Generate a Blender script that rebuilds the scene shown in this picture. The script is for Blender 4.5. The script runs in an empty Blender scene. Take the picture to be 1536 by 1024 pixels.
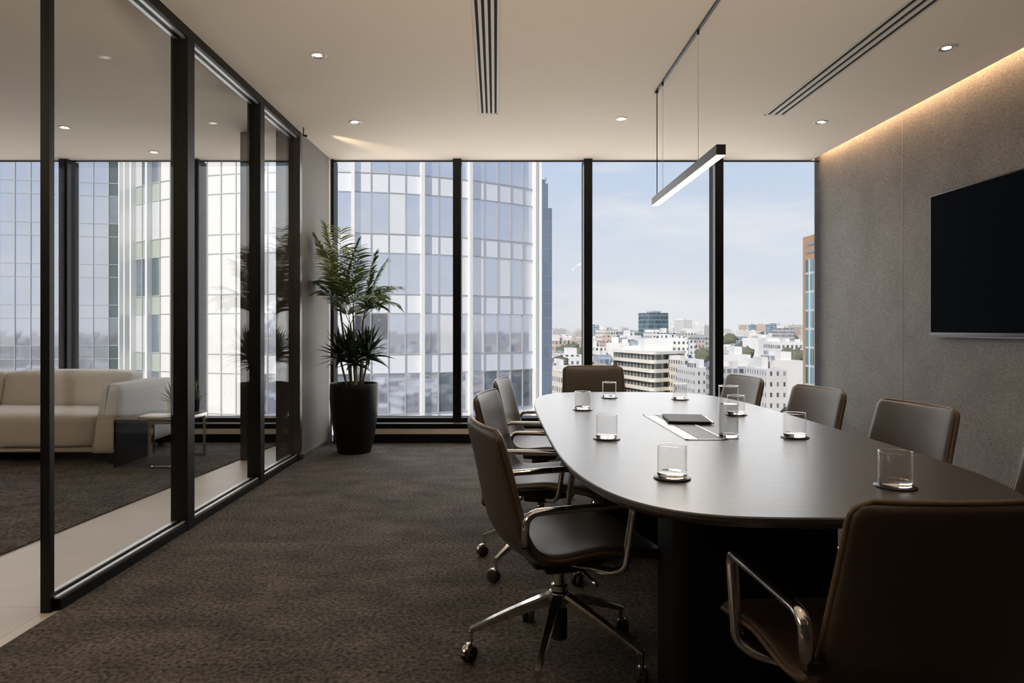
import bpy, bmesh, math, random
from mathutils import Vector, Matrix, noise
random.seed(7)
PI = math.pi
C = bpy.context.scene.collection
F, CX, CY, CAMH = 1000.0, 743.0, 492.0, 1.128
CEIL = 2.8
WINY = 6.66

def P(px, py, z):
    """point of the photograph at height z -> (x, y) in the place"""
    d = (CAMH - z) * F / (py - CY)
    return ((px - CX) / F * d, d)

# ------------------------------------------------------------------ materials
def newmat(name):
    m = bpy.data.materials.new(name); m.use_nodes = True
    nt = m.node_tree
    for n in list(nt.nodes): nt.nodes.remove(n)
    out = nt.nodes.new('ShaderNodeOutputMaterial')
    return m, nt, out

def N(nt, t, **kw):
    n = nt.nodes.new(t)
    for k, v in kw.items(): setattr(n, k, v)
    return n

def principled(name, col, rough=.5, metal=0., spec=.5, coat=0., coat_rough=.1, sheen=0.,
               nscale=0, namt=.1, bump=0, bscale=200, stretch=(1,1,1), trans=0., ior=1.45, emit=None, estr=0.):
    m, nt, out = newmat(name)
    b = N(nt, 'ShaderNodeBsdfPrincipled')
    b.inputs['Base Color'].default_value = (*col, 1)
    b.inputs['Roughness'].default_value = rough
    b.inputs['Metallic'].default_value = metal
    b.inputs['Specular IOR Level'].default_value = spec
    b.inputs['Coat Weight'].default_value = coat
    b.inputs['Coat Roughness'].default_value = coat_rough
    b.inputs['Sheen Weight'].default_value = sheen
    b.inputs['Transmission Weight'].default_value = trans
    b.inputs['IOR'].default_value = ior
    if emit:
        b.inputs['Emission Color'].default_value = (*emit, 1)
        b.inputs['Emission Strength'].default_value = estr
    nt.links.new(b.outputs[0], out.inputs[0])
    if nscale or bump:
        tc = N(nt, 'ShaderNodeTexCoord'); mp = N(nt, 'ShaderNodeMapping')
        mp.inputs['Scale'].default_value = stretch
        nt.links.new(tc.outputs['Object'], mp.inputs[0])
    if nscale:
        nz = N(nt, 'ShaderNodeTexNoise'); nz.inputs['Scale'].default_value = nscale
        nz.inputs['Detail'].default_value = 6
        nt.links.new(mp.outputs[0], nz.inputs['Vector'])
        mx = N(nt, 'ShaderNodeMix', data_type='RGBA')
        mx.inputs['A'].default_value = (*[c*(1-namt) for c in col], 1)
        mx.inputs['B'].default_value = (*[min(1, c*(1+namt)) for c in col], 1)
        nt.links.new(nz.outputs['Fac'], mx.inputs['Factor'])
        nt.links.new(mx.outputs['Result'], b.inputs['Base Color'])
    if bump:
        nb = N(nt, 'ShaderNodeTexNoise'); nb.inputs['Scale'].default_value = bscale
        nb.inputs['Detail'].default_value = 4
        nt.links.new(mp.outputs[0], nb.inputs['Vector'])
        bp = N(nt, 'ShaderNodeBump'); bp.inputs['Strength'].default_value = bump
        bp.inputs['Distance'].default_value = .01
        nt.links.new(nb.outputs['Fac'], bp.inputs['Height'])
        nt.links.new(bp.outputs[0], b.inputs['Normal'])
    return m

def pane_mat(name, tint=(1,1,1), boost=1.0, base=.025, power=5):
    """thin clear pane: lets light straight through, mirrors more at grazing angles"""
    m, nt, out = newmat(name)
    g = N(nt, 'ShaderNodeNewGeometry'); dt = N(nt, 'ShaderNodeVectorMath', operation='DOT_PRODUCT')
    nt.links.new(g.outputs['Normal'], dt.inputs[0]); nt.links.new(g.outputs['Incoming'], dt.inputs[1])
    ab = N(nt, 'ShaderNodeMath', operation='ABSOLUTE'); nt.links.new(dt.outputs['Value'], ab.inputs[0])
    om = N(nt, 'ShaderNodeMath', operation='SUBTRACT'); om.inputs[0].default_value = 1
    nt.links.new(ab.outputs[0], om.inputs[1])
    pw = N(nt, 'ShaderNodeMath', operation='POWER'); pw.inputs[1].default_value = power
    nt.links.new(om.outputs[0], pw.inputs[0])
    ml = N(nt, 'ShaderNodeMath', operation='MULTIPLY_ADD')
    ml.inputs[1].default_value = .95*boost; ml.inputs[2].default_value = base*boost
    ml.use_clamp = True
    nt.links.new(pw.outputs[0], ml.inputs[0])
    tr = N(nt, 'ShaderNodeBsdfTransparent'); tr.inputs[0].default_value = (*tint, 1)
    gl = N(nt, 'ShaderNodeBsdfGlossy'); gl.inputs['Roughness'].default_value = 0
    mx = N(nt, 'ShaderNodeMixShader')
    nt.links.new(ml.outputs[0], mx.inputs[0]); nt.links.new(tr.outputs[0], mx.inputs[1])
    nt.links.new(gl.outputs[0], mx.inputs[2]); nt.links.new(mx.outputs[0], out.inputs[0])
    return m

def emit_mat(name, col, s):
    m, nt, out = newmat(name)
    e = N(nt, 'ShaderNodeEmission'); e.inputs[0].default_value = (*col, 1); e.inputs[1].default_value = s
    nt.links.new(e.outputs[0], out.inputs[0])
    return m

def carpet_mat(name, col, tile=.5):
    m, nt, out = newmat(name)
    b = N(nt, 'ShaderNodeBsdfPrincipled'); b.inputs['Roughness'].default_value = .95
    b.inputs['Specular IOR Level'].default_value = .15
    tc = N(nt, 'ShaderNodeTexCoord')
    ck = N(nt, 'ShaderNodeTexChecker'); ck.inputs['Scale'].default_value = 1/tile
    ck.inputs['Color1'].default_value = (1,1,1,1); ck.inputs['Color2'].default_value = (.88,.88,.88,1)
    n1 = N(nt, 'ShaderNodeTexNoise'); n1.inputs['Scale'].default_value = 62; n1.inputs['Detail'].default_value = 3
    n2 = N(nt, 'ShaderNodeTexNoise'); n2.inputs['Scale'].default_value = 5; n2.inputs['Detail'].default_value = 5
    mp = N(nt, 'ShaderNodeMapping'); mp.inputs['Scale'].default_value = (.75, 1.3, 1)
    nt.links.new(tc.outputs['Object'], mp.inputs[0]); nt.links.new(mp.outputs[0], n2.inputs['Vector'])
    r1 = N(nt, 'ShaderNodeMapRange'); r1.inputs[1].default_value=.3; r1.inputs[2].default_value=.7
    r1.inputs[3].default_value = .30; r1.inputs[4].default_value = 1.70
    r2 = N(nt, 'ShaderNodeMapRange'); r2.inputs[1].default_value=.3; r2.inputs[2].default_value=.7
    r2.inputs[3].default_value = .72; r2.inputs[4].default_value = 1.28
    for n in (ck, n1): nt.links.new(tc.outputs['Object'], n.inputs['Vector'])
    nt.links.new(n1.outputs['Fac'], r1.inputs[0]); nt.links.new(n2.outputs['Fac'], r2.inputs[0])
    a = N(nt, 'ShaderNodeMath', operation='MULTIPLY'); nt.links.new(r1.outputs[0], a.inputs[0]); nt.links.new(r2.outputs[0], a.inputs[1])
    v = N(nt, 'ShaderNodeVectorMath', operation='SCALE'); v.inputs[0].default_value = col
    nt.links.new(a.outputs[0], v.inputs['Scale'])
    v2 = N(nt, 'ShaderNodeVectorMath', operation='MULTIPLY')
    nt.links.new(v.outputs[0], v2.inputs[0]); nt.links.new(ck.outputs['Color'], v2.inputs[1])
    nt.links.new(v2.outputs[0], b.inputs['Base Color'])
    bp = N(nt, 'ShaderNodeBump'); bp.inputs['Strength'].default_value = .6; bp.inputs['Distance'].default_value = .006
    nt.links.new(n1.outputs['Fac'], bp.inputs['Height']); nt.links.new(bp.outputs[0], b.inputs['Normal'])
    nt.links.new(b.outputs[0], out.inputs[0])
    return m

def wood_mat(name, c1, c2, rough=.38):
    m, nt, out = newmat(name)
    b = N(nt, 'ShaderNodeBsdfPrincipled'); b.inputs['Roughness'].default_value = rough
    b.inputs['Specular IOR Level'].default_value = 1.0
    tc = N(nt, 'ShaderNodeTexCoord'); mp = N(nt, 'ShaderNodeMapping')
    mp.inputs['Scale'].default_value = (3, 60, 3); mp.inputs['Rotation'].default_value = (0, 0, .42)
    nz = N(nt, 'ShaderNodeTexNoise'); nz.inputs['Scale'].default_value = 2.2; nz.inputs['Detail'].default_value = 8
    nz.inputs['Roughness'].default_value = .65
    nt.links.new(tc.outputs['Object'], mp.inputs[0]); nt.links.new(mp.outputs[0], nz.inputs['Vector'])
    mx = N(nt, 'ShaderNodeMix', data_type='RGBA'); mx.inputs['A'].default_value = (*c1,1); mx.inputs['B'].default_value = (*c2,1)
    nt.links.new(nz.outputs['Fac'], mx.inputs['Factor']); nt.links.new(mx.outputs['Result'], b.inputs['Base Color'])
    rr = N(nt, 'ShaderNodeMapRange'); rr.inputs[1].default_value = .3; rr.inputs[2].default_value = .7; rr.inputs[3].default_value = rough-.025; rr.inputs[4].default_value = rough+.035
    nt.links.new(nz.outputs['Fac'], rr.inputs[0]); nt.links.new(rr.outputs[0], b.inputs['Roughness'])
    nt.links.new(b.outputs[0], out.inputs[0])
    return m

def tile_mat(name, col, grout, sx, sy):
    m, nt, out = newmat(name)
    b = N(nt, 'ShaderNodeBsdfPrincipled'); b.inputs['Roughness'].default_value = .38
    tc = N(nt, 'ShaderNodeTexCoord'); br = N(nt, 'ShaderNodeTexBrick')
    br.offset = 0; br.inputs['Scale'].default_value = 1
    br.inputs['Brick Width'].default_value = sx; br.inputs['Row Height'].default_value = sy
    br.inputs['Mortar Size'].default_value = .003
    br.inputs['Color1'].default_value = (*col,1); br.inputs['Color2'].default_value = (*[c*.95 for c in col],1)
    br.inputs['Mortar'].default_value = (*grout,1)
    nz = N(nt, 'ShaderNodeTexNoise'); nz.inputs['Scale'].default_value = 3; nz.inputs['Detail'].default_value = 6
    r = N(nt, 'ShaderNodeMapRange'); r.inputs[3].default_value = .85; r.inputs[4].default_value = 1.12
    v = N(nt, 'ShaderNodeVectorMath', operation='SCALE')
    nt.links.new(tc.outputs['Object'], br.inputs['Vector']); nt.links.new(tc.outputs['Object'], nz.inputs['Vector'])
    nt.links.new(nz.outputs['Fac'], r.inputs[0]); nt.links.new(br.outputs['Color'], v.inputs[0]); nt.links.new(r.outputs[0], v.inputs['Scale'])
    nt.links.new(v.outputs[0], b.inputs['Base Color']); nt.links.new(b.outputs[0], out.inputs[0])
    return m

def facade_mat(name, wall, glass, bay=3.0, floor=3.1, ww=.55, wh=.5, rough=.8, var=(.55,1.9)):
    """plain masonry with a regular grid of window openings, in the building's own metres"""
    m, nt, out = newmat(name)
    b = N(nt, 'ShaderNodeBsdfPrincipled')
    tc = N(nt, 'ShaderNodeTexCoord'); sp = N(nt, 'ShaderNodeSeparateXYZ'); nt.links.new(tc.outputs['Object'], sp.inputs[0])
    sn = N(nt, 'ShaderNodeSeparateXYZ'); nt.links.new(tc.outputs['Normal'], sn.inputs[0])
    ax = N(nt, 'ShaderNodeMath', operation='ABSOLUTE'); nt.links.new(sn.outputs['X'], ax.inputs[0])
    gt = N(nt, 'ShaderNodeMath', operation='GREATER_THAN'); gt.inputs[1].default_value = .5; nt.links.new(ax.outputs[0], gt.inputs[0])
    um = N(nt, 'ShaderNodeMix', data_type='FLOAT')
    nt.links.new(gt.outputs[0], um.inputs['Factor']); nt.links.new(sp.outputs['X'], um.inputs['A']); nt.links.new(sp.outputs['Y'], um.inputs['B'])
    def frac(src, per, w):
        d = N(nt, 'ShaderNodeMath', operation='DIVIDE'); d.inputs[1].default_value = per; nt.links.new(src, d.inputs[0])
        fr = N(nt, 'ShaderNodeMath', operation='FRACT'); nt.links.new(d.outputs[0], fr.inputs[0])
        l = N(nt, 'ShaderNodeMath', operation='LESS_THAN'); l.inputs[1].default_value = w; nt.links.new(fr.outputs[0], l.inputs[0])
        return l.outputs[0], d.outputs[0]
    a, da = frac(um.outputs['Result'], bay, ww); c, dc = frac(sp.outputs['Z'], floor, wh)
    az = N(nt, 'ShaderNodeMath', operation='ABSOLUTE'); nt.links.new(sn.outputs['Z'], az.inputs[0])
    lz = N(nt, 'ShaderNodeMath', operation='LESS_THAN'); lz.inputs[1].default_value = .5; nt.links.new(az.outputs[0], lz.inputs[0])
    m1 = N(nt, 'ShaderNodeMath', operation='MULTIPLY'); nt.links.new(a, m1.inputs[0]); nt.links.new(c, m1.inputs[1])
    m2 = N(nt, 'ShaderNodeMath', operation='MULTIPLY'); nt.links.new(m1.outputs[0], m2.inputs[0]); nt.links.new(lz.outputs[0], m2.inputs[1])
    fa = N(nt, 'ShaderNodeMath', operation='FLOOR'); nt.links.new(da, fa.inputs[0])
    fc = N(nt, 'ShaderNodeMath', operation='FLOOR'); nt.links.new(dc, fc.inputs[0])
    cb = N(nt, 'ShaderNodeCombineXYZ'); nt.links.new(fa.outputs[0], cb.inputs[0]); nt.links.new(fc.outputs[0], cb.inputs[1])
    wn = N(nt, 'ShaderNodeTexWhiteNoise'); nt.links.new(cb.outputs[0], wn.inputs['Vector'])
    gm = N(nt, 'ShaderNodeMix', data_type='RGBA'); nt.links.new(wn.outputs['Value'], gm.inputs['Factor'])
    gm.inputs['A'].default_value = (*[g*var[0] for g in glass],1); gm.inputs['B'].default_value = (*[min(1,g*var[1]) for g in glass],1)
    nz = N(nt, 'ShaderNodeTexNoise'); nz.inputs['Scale'].default_value = .15; nz.inputs['Detail'].default_value = 5
    nt.links.new(tc.outputs['Object'], nz.inputs['Vector'])
    wm = N(nt, 'ShaderNodeMix', data_type='RGBA'); nt.links.new(nz.outputs['Fac'], wm.inputs['Factor'])
    wm.inputs['A'].default_value = (*[w*.85 for w in wall],1); wm.inputs['B'].default_value = (*[min(.95,w*1.1) for w in wall],1)
    mx = N(nt, 'ShaderNodeMix', data_type='RGBA')
    nt.links.new(m2.outputs[0], mx.inputs['Factor']); nt.links.new(wm.outputs['Result'], mx.inputs['A']); nt.links.new(gm.outputs['Result'], mx.inputs['B'])
    nt.links.new(mx.outputs['Result'], b.inputs['Base Color'])
    r = N(nt, 'ShaderNodeMapRange'); r.inputs[3].default_value = rough; r.inputs[4].default_value = .15
    nt.links.new(m2.outputs[0], r.inputs[0]); nt.links.new(r.outputs[0], b.inputs['Roughness'])
    nt.links.new(b.outputs[0], out.inputs[0])
    return m

M = {}
M['ceiling'] = principled('ceiling_paint', (.75,.66,.56), .9, spec=.1, nscale=2, namt=.015)
M['wall'] = principled('wall_paint', (.215,.198,.182), .8, nscale=3, namt=.03)
M['plain'] = principled('rear_wall_paint', (.04,.037,.034), .85)
M['black'] = principled('black_anodised', (.007,.007,.007), .4, spec=.25)
M['bronze'] = principled('dark_bronze_cladding', (.05,.047,.044), .35, metal=.5)
M['alu'] = principled('brushed_aluminium', (.62,.6,.57), .3, metal=1)
M['bead'] = principled('bead_aluminium', (.62,.61,.59), .4, metal=.7)
M['seam'] = principled('panel_seam', (.30,.28,.255), .8)
M['convector'] = principled('convector_enamel', (.75,.68,.58), .5)
M['vent'] = principled('vent_enamel', (.60,.54,.47), .6)
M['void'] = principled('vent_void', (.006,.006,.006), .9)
M['chrome'] = principled('polished_chrome', (.70,.68,.65), .11, metal=1)
M['leather'] = principled('brown_leather', (.058,.042,.029), .40, spec=.6, nscale=14, namt=.15, bump=.06, bscale=260)
M['piping'] = principled('tan_leather_edge', (.12,.078,.047), .4, nscale=60, namt=.15)
M['plastic'] = principled('black_plastic', (.012,.012,.013), .4)
M['tire'] = principled('caster_rubber', (.018,.018,.018), .55)
M['wood'] = wood_mat('dark_stained_oak', (.044,.040,.037), (.066,.060,.056), .30)
M['wood_edge'] = wood_mat('dark_oak_edge', (.018,.014,.012), (.03,.023,.019), .5)
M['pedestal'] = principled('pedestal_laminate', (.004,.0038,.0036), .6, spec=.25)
M['thinglass'] = pane_mat('thin_blown_glass', (.965,.96,.955), .75, .025)
M['glass'] = principled('tumbler_glass', (.97,.95,.93), 0, trans=1, ior=1.45)
M['water'] = pane_mat('water', (.78,.79,.79), .9, .03)
M['coaster'] = principled('dark_coaster', (.03,.027,.025), .3, metal=.3)
M['pane'] = pane_mat('partition_glass', (.955,.96,.955), .95, .004, 6)
M['winpane'] = pane_mat('window_glass', (.97,.98,.98), .35, .008)
M['screen'] = principled('screen_glass', (.0014,.0022,.0038), .03, spec=.004)
M['bezel'] = principled('screen_bezel', (.02,.02,.021), .35, metal=.6)
M['pot'] = principled('black_glazed_pot', (.006,.0055,.0055), .4, spec=.25, nscale=9, namt=.3, bump=.05, bscale=30)
M['soil'] = principled('soil', (.02,.014,.01), .95, nscale=60, namt=.5, bump=.6, bscale=90)
M['stem'] = principled('plant_stem', (.16,.15,.06), .6, nscale=40, namt=.3)
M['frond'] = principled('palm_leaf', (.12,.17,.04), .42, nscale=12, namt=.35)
M['frond_lit'] = principled('palm_leaf_lit', (.30,.34,.13), .42, nscale=12, namt=.35)  # paler leaf copy, light on the upper left fronds put into colour
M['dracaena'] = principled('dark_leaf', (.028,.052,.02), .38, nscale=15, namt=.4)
M['sofa'] = principled('cream_upholstery', (.53,.505,.465), .85, sheen=.2, nscale=7, namt=.05, bump=.12, bscale=350)
M['sofa_leg'] = principled('sofa_leg_metal', (.02,.02,.02), .4, metal=.6)
M['tabletop_grey'] = principled('grey_stone_top', (.17,.155,.145), .7, spec=.12, nscale=10, namt=.1)
M['white'] = principled('white_plastic', (.75,.73,.70), .4)
M['book'] = principled('dark_cover', (.012,.012,.013), .5, spec=.25)
M['strip'] = principled('satin_aluminium', (.42,.41,.40), .38, metal=1)
M['paper'] = principled('paper_edge', (.6,.57,.52), .8)
M['wallpaper'] = None
M['carpet'] = carpet_mat('loop_carpet', (.096,.085,.076))
M['carpet_lounge'] = carpet_mat('lounge_carpet', (.085,.075,.067), .6)
M['tile'] = tile_mat('cream_floor_tile', (.52,.46,.40), (.36,.32,.28), .9, .9)
M['lens'] = emit_mat('lamp_lens', (1,.86,.66), 9)
M['diffuser'] = emit_mat('pendant_diffuser', (1,.86,.68), 3.2)
M['led'] = emit_mat('led_strip', (1,.64,.37), 50)
M['reflector'] = principled('downlight_reflector', (.75,.68,.58), .2, metal=1)
M['jamb'] = principled('pale_jamb', (.62,.58,.54), .6)
M['flap'] = principled('module_flap', (.045,.045,.048), .4, metal=.3)
M['trim_white'] = principled('downlight_ring', (.62,.56,.5), .4)

def wallpaper():
    m, nt, out = newmat('woven_wallpaper')
    b = N(nt, 'ShaderNodeBsdfPrincipled'); b.inputs['Roughness'].default_value = .75; b.inputs['Specular IOR Level'].default_value = .3
    tc = N(nt, 'ShaderNodeTexCoord')
    mp = N(nt, 'ShaderNodeMapping'); mp.inputs['Rotation'].default_value = (.7, 0, 0); mp.inputs['Scale'].default_value = (1, 1, 2.2)
    n1 = N(nt, 'ShaderNodeTexNoise'); n1.inputs['Scale'].default_value = 52; n1.inputs['Detail'].default_value = 4; n1.inputs['Distortion'].default_value = 1.2
    n2 = N(nt, 'ShaderNodeTexNoise'); n2.inputs['Scale'].default_value = 3; n2.inputs['Detail'].default_value = 5
    nt.links.new(tc.outputs['Object'], mp.inputs[0]); nt.links.new(mp.outputs[0], n1.inputs['Vector']); nt.links.new(tc.outputs['Object'], n2.inputs['Vector'])
    r1 = N(nt, 'ShaderNodeMapRange'); r1.inputs[1].default_value=.3; r1.inputs[2].default_value=.7; r1.inputs[3].default_value=.64; r1.inputs[4].default_value=1.36
    r2 = N(nt, 'ShaderNodeMapRange'); r2.inputs[1].default_value=.3; r2.inputs[2].default_value=.7; r2.inputs[3].default_value=.88; r2.inputs[4].default_value=1.12
    nt.links.new(n1.outputs['Fac'], r1.inputs[0]); nt.links.new(n2.outputs['Fac'], r2.inputs[0])
    a = N(nt, 'ShaderNodeMath', operation='MULTIPLY'); nt.links.new(r1.outputs[0], a.inputs[0]); nt.links.new(r2.outputs[0], a.inputs[1])
    v = N(nt, 'ShaderNodeVectorMath', operation='SCALE'); v.inputs[0].default_value = (.145,.136,.124); nt.links.new(a.outputs[0], v.inputs['Scale'])
    nt.links.new(v.outputs[0], b.inputs['Base Color'])
    bp = N(nt, 'ShaderNodeBump'); bp.inputs['Strength'].default_value = .25; bp.inputs['Distance'].default_value = .005
    nt.links.new(n1.outputs['Fac'], bp.inputs['Height']); nt.links.new(bp.outputs[0], b.inputs['Normal'])
    nt.links.new(b.outputs[0], out.inputs[0])
    return m
M['wallpaper'] = wallpaper()

# ------------------------------------------------------------------ mesh helpers
class MB:
    def __init__(s): s.bm = bmesh.new()
    def box(s, x0, x1, y0, y1, z0, z1, bev=0, seg=2):
        r = bmesh.ops.create_cube(s.bm, size=1)
        vs = r['verts']
        for v in vs:
            v.co = Vector(((x0+x1)/2 + v.co.x*(x1-x0), (y0+y1)/2 + v.co.y*(y1-y0), (z0+z1)/2 + v.co.z*(z1-z0)))
        if bev:
            es = list({e for v in vs for e in v.link_edges})
            bmesh.ops.bevel(s.bm, geom=es, offset=bev, segments=seg, profile=.5, affect='EDGES')
        return s
    def obox(s, p0, p1, w, z0, z1):
        """box along the floor line p0-p1, w wide"""
        a, b = Vector((*p0, 0)), Vector((*p1, 0)); d = (b-a).normalized(); n = Vector((-d.y, d.x, 0))*w/2
        s.prism([a+n, b+n, b-n, a-n][::-1], z0, z1); return s
    def prism(s, pts, z0, z1):
        lo = [s.bm.verts.new((p[0], p[1], z0)) for p in pts]; hi = [s.bm.verts.new((p[0], p[1], z1)) for p in pts]
        n = len(pts)
        s.bm.faces.new(lo[::-1]); s.bm.faces.new(hi)
        for i in range(n): s.bm.faces.new((lo[i], lo[(i+1)%n], hi[(i+1)%n], hi[i]))
        return s
    def lathe(s, prof, c=(0,0,0), seg=32, cap=True):
        rings = []
        for r, z in prof:
            if r < 1e-5: rings.append([s.bm.verts.new((c[0], c[1], c[2]+z))])
            else: rings.append([s.bm.verts.new((c[0]+r*math.cos(2*PI*i/seg), c[1]+r*math.sin(2*PI*i/seg), c[2]+z)) for i in range(seg)])
        for a, b in zip(rings, rings[1:]):
            for i in range(seg):
                j = (i+1) % seg
                q = [a[i % len(a)], a[j % len(a)], b[j % len(b)], b[i % len(b)]]
                q = list(dict.fromkeys(q))
                if len(q) > 2:
                    try: s.bm.faces.new(q)
                    except ValueError: pass
        if cap:
            for rg, fl in ((rings[0], True), (rings[-1], False)):
                if len(rg) > 2: s.bm.faces.new(rg[::-1] if fl else rg)
        return s
    def tube(s, pts, a, b=None, side=(0,1,0), seg=12, closed=False, taper=None):
        """sweep an oval (a along `side`, b across it) along points"""
        b = b or a
        pts = [Vector(p) for p in pts]; n = len(pts); rings = []
        sd = Vector(side)
        for i, p in enumerate(pts):
            if closed: t = pts[(i+1)%n]-pts[i-1]
            else: t = pts[min(i+1, n-1)]-pts[max(i-1, 0)]
            t.normalize()
            u = sd - t*sd.dot(t)
            if u.length < 1e-4: u = t.orthogonal()
            u.normalize(); w = t.cross(u)
            if not closed: sd = u
            k = taper[i] if taper else 1
            rings.append([s.bm.verts.new(p + u*(a*k*math.cos(2*PI*j/seg)) + w*(b*k*math.sin(2*PI*j/seg))) for j in range(seg)])
        pairs = list(zip(rings, rings[1:]))
        if closed: pairs.append((rings[-1], rings[0]))
        for r0, r1 in pairs:
            for j in range(seg): s.bm.faces.new((r0[j], r0[(j+1)%seg], r1[(j+1)%seg], r1[j]))
        if not closed: s.bm.faces.new(rings[0][::-1]); s.bm.faces.new(rings[-1])
        return s
    def quad(s, *ps): s.bm.faces.new([s.bm.verts.new(p) for p in ps]); return s
    def sheet(s, grid):
        vs = [[s.bm.verts.new(p) for p in row] for row in grid]
        for a, b in zip(vs, vs[1:]):
            for i in range(len(a)-1): s.bm.faces.new((a[i], a[i+1], b[i+1], b[i]))
        return vs
    def build(s, name, mat, parent=None, smooth=None, loc=None):
        bmesh.ops.recalc_face_normals(s.bm, faces=s.bm.faces)
        me = bpy.data.meshes.new(name); s.bm.to_mesh(me); s.bm.free()
        for m in (mat if isinstance(mat, (list, tuple)) else [mat]): me.materials.append(m)
        if smooth is not None:
            me.polygons.foreach_set('use_smooth', [True]*len(me.polygons))
            if smooth < 180: me.set_sharp_from_angle(angle=math.radians(smooth))
        o = bpy.data.objects.new(name, me); C.objects.link(o)
        if parent: o.parent = parent
        if loc: o.location = loc
        return o

def fillet(pts, r, n=6):
    pts = [Vector(p) for p in pts]; rr = r if isinstance(r, (list, tuple)) else [r]*len(pts)
    out = [pts[0]]
    for i in range(1, len(pts)-1):
        a, p, b = pts[i-1], pts[i], pts[i+1]
        u, v = (a-p), (b-p); R = min(rr[i], u.length*.49, v.length*.49)
        u.normalize(); v.normalize()
        s, e = p+u*R, p+v*R
        for k in range(n+1):
            t = k/n
            out.append(s*(1-t)**2 + p*2*t*(1-t) + e*t*t)
    out.append(pts[-1])
    return out

def spline(pts, n):
    """Catmull-Rom through points, n samples per span"""
    pts = [Vector(p) for p in pts]; out = []
    for i in range(len(pts)-1):
        p0 = pts[i-1] if i else pts[0]*2-pts[1]; p1, p2 = pts[i], pts[i+1]
        p3 = pts[i+2] if i+2 < len(pts) else pts[-1]*2-pts[-2]
        for k in range(n):
            t = k/n
            out.append(.5*((2*p1)+(p2-p0)*t+(2*p0-5*p1+4*p2-p3)*t*t+(3*p1-p0-3*p2+p3)*t**3))
    out.append(pts[-1]); return out

def tag(o, label=None, cat=None, group=None, kind=None):
    if label: o['label'] = label
    if cat: o['category'] = cat
    if group: o['group'] = group
    if kind: o['kind'] = kind
    return o

def thing(name, label, cat, loc=(0,0,0), rotz=0, group=None):
    o = bpy.data.objects.new(name, None); C.objects.link(o); o.empty_display_size = .1
    o.location = loc; o.rotation_euler = (0,0,rotz)
    return tag(o, label, cat, group)

def struct(name, mb, mat, smooth=None):
    return tag(mb.build(name, mat, None, smooth), kind='structure')

def sroot(name):
    o = bpy.data.objects.new(name, None); C.objects.link(o); o['kind'] = 'structure'; return o

def kids(o): return [c for c in bpy.data.objects if c.parent == o]
def copy_tree(o, parent=None, table=None):
    if table is None:
        table = {}
        for c in bpy.data.objects:
            if c.parent: table.setdefault(c.parent.name, []).append(c)
    c = o.copy(); C.objects.link(c); c.parent = parent
    for ch in table.get(o.name, []): copy_tree(ch, c, table)
    return c
# ================================================================== the room
LX = -7.2            # far side of the lounge
BY = -2.2            # wall behind the camera
RX = 3.235           # right wall face
EX = 3.150           # ceiling edge above the right wall
def part_x(d): return -1.73 + (d-2.65)*.0222      # room face of the glazed partition

# floors
fl = MB().prism([(part_x(BY)-.03, BY), (RX, BY), (RX, WINY), (part_x(WINY), WINY)], -.12, 0)
tag(struct('floor', fl, M['carpet']), cat=None)
ft = MB().prism([(LX, BY), (part_x(BY)-.03, BY), (part_x(WINY), WINY), (LX, WINY)], -.12, -.001)
struct('floor_tile', ft, M['tile'])
lc = MB().prism([(LX, BY), (-2.95, BY), (-2.456, 3.3), (-2.10, WINY-.12), (LX, WINY-.12)], -.001, .008)
struct('floor_lounge_carpet', lc, M['carpet_lounge'])

# ceiling, with the lit slot along the right wall
cl = MB()
cl.box(LX, EX, BY, WINY+.03, CEIL, CEIL+.14)
cl.box(LX, RX+.3, BY-.3, WINY+.06, CEIL+.16, CEIL+.4)
struct('ceiling', cl, M['ceiling'])

# walls
struct('wall_right', MB().box(RX, RX+.3, BY, WINY+.1, -.12, CEIL+.16), M['wallpaper'])
struct('trim_1', MB().box(RX-.0025, RX, 5.295, 5.300, 0, CEIL-.02), M['seam'])
struct('baseboard_right', MB().box(RX-.012, RX, BY, WINY-.13, 0, .07), M['bronze'])
struct('wall_back', MB().box(LX, RX+.3, BY-.3, BY, -.12, CEIL+.16), M['plain'])
struct('wall_lounge', MB().box(LX-.3, LX, BY-.3, WINY+.1, -.12, CEIL+.16), M['wall'])
# short wall between the partition and the window
sx = part_x(5.72)
struct('wall_left', MB().prism([(part_x(5.72)-.001, 5.72), (part_x(WINY)+.01, WINY), (-1.86, WINY), (-1.86, 5.72)][::1], 0, CEIL), M['wall'])
struct('trim_2', MB().prism([(-1.865, 5.665), (part_x(5.72)+.002, 5.665), (part_x(5.72)+.002, 5.725), (-1.865, 5.725)], 0, CEIL), M['bronze'])
struct('baseboard_left', MB().prism([(part_x(5.72)-.001, 5.73), (part_x(5.72)+.014, 5.73), (part_x(WINY)+.024, WINY-.13), (part_x(WINY)+.009, WINY-.13)], 0, .045), M['alu'])
struct('trim_3', MB().prism([(part_x(6.49)-.003, 6.49), (part_x(6.49)+.003, 6.49), (part_x(WINY)+.012, WINY-.062), (part_x(WINY)-.003, WINY-.062)], .0, CEIL-.001), M['jamb'])
# slim column on the lounge side
struct('column', MB().box(-2.175, -2.06, 5.68, 5.80, 0, CEIL, .004), M['bronze'], 40)

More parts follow.
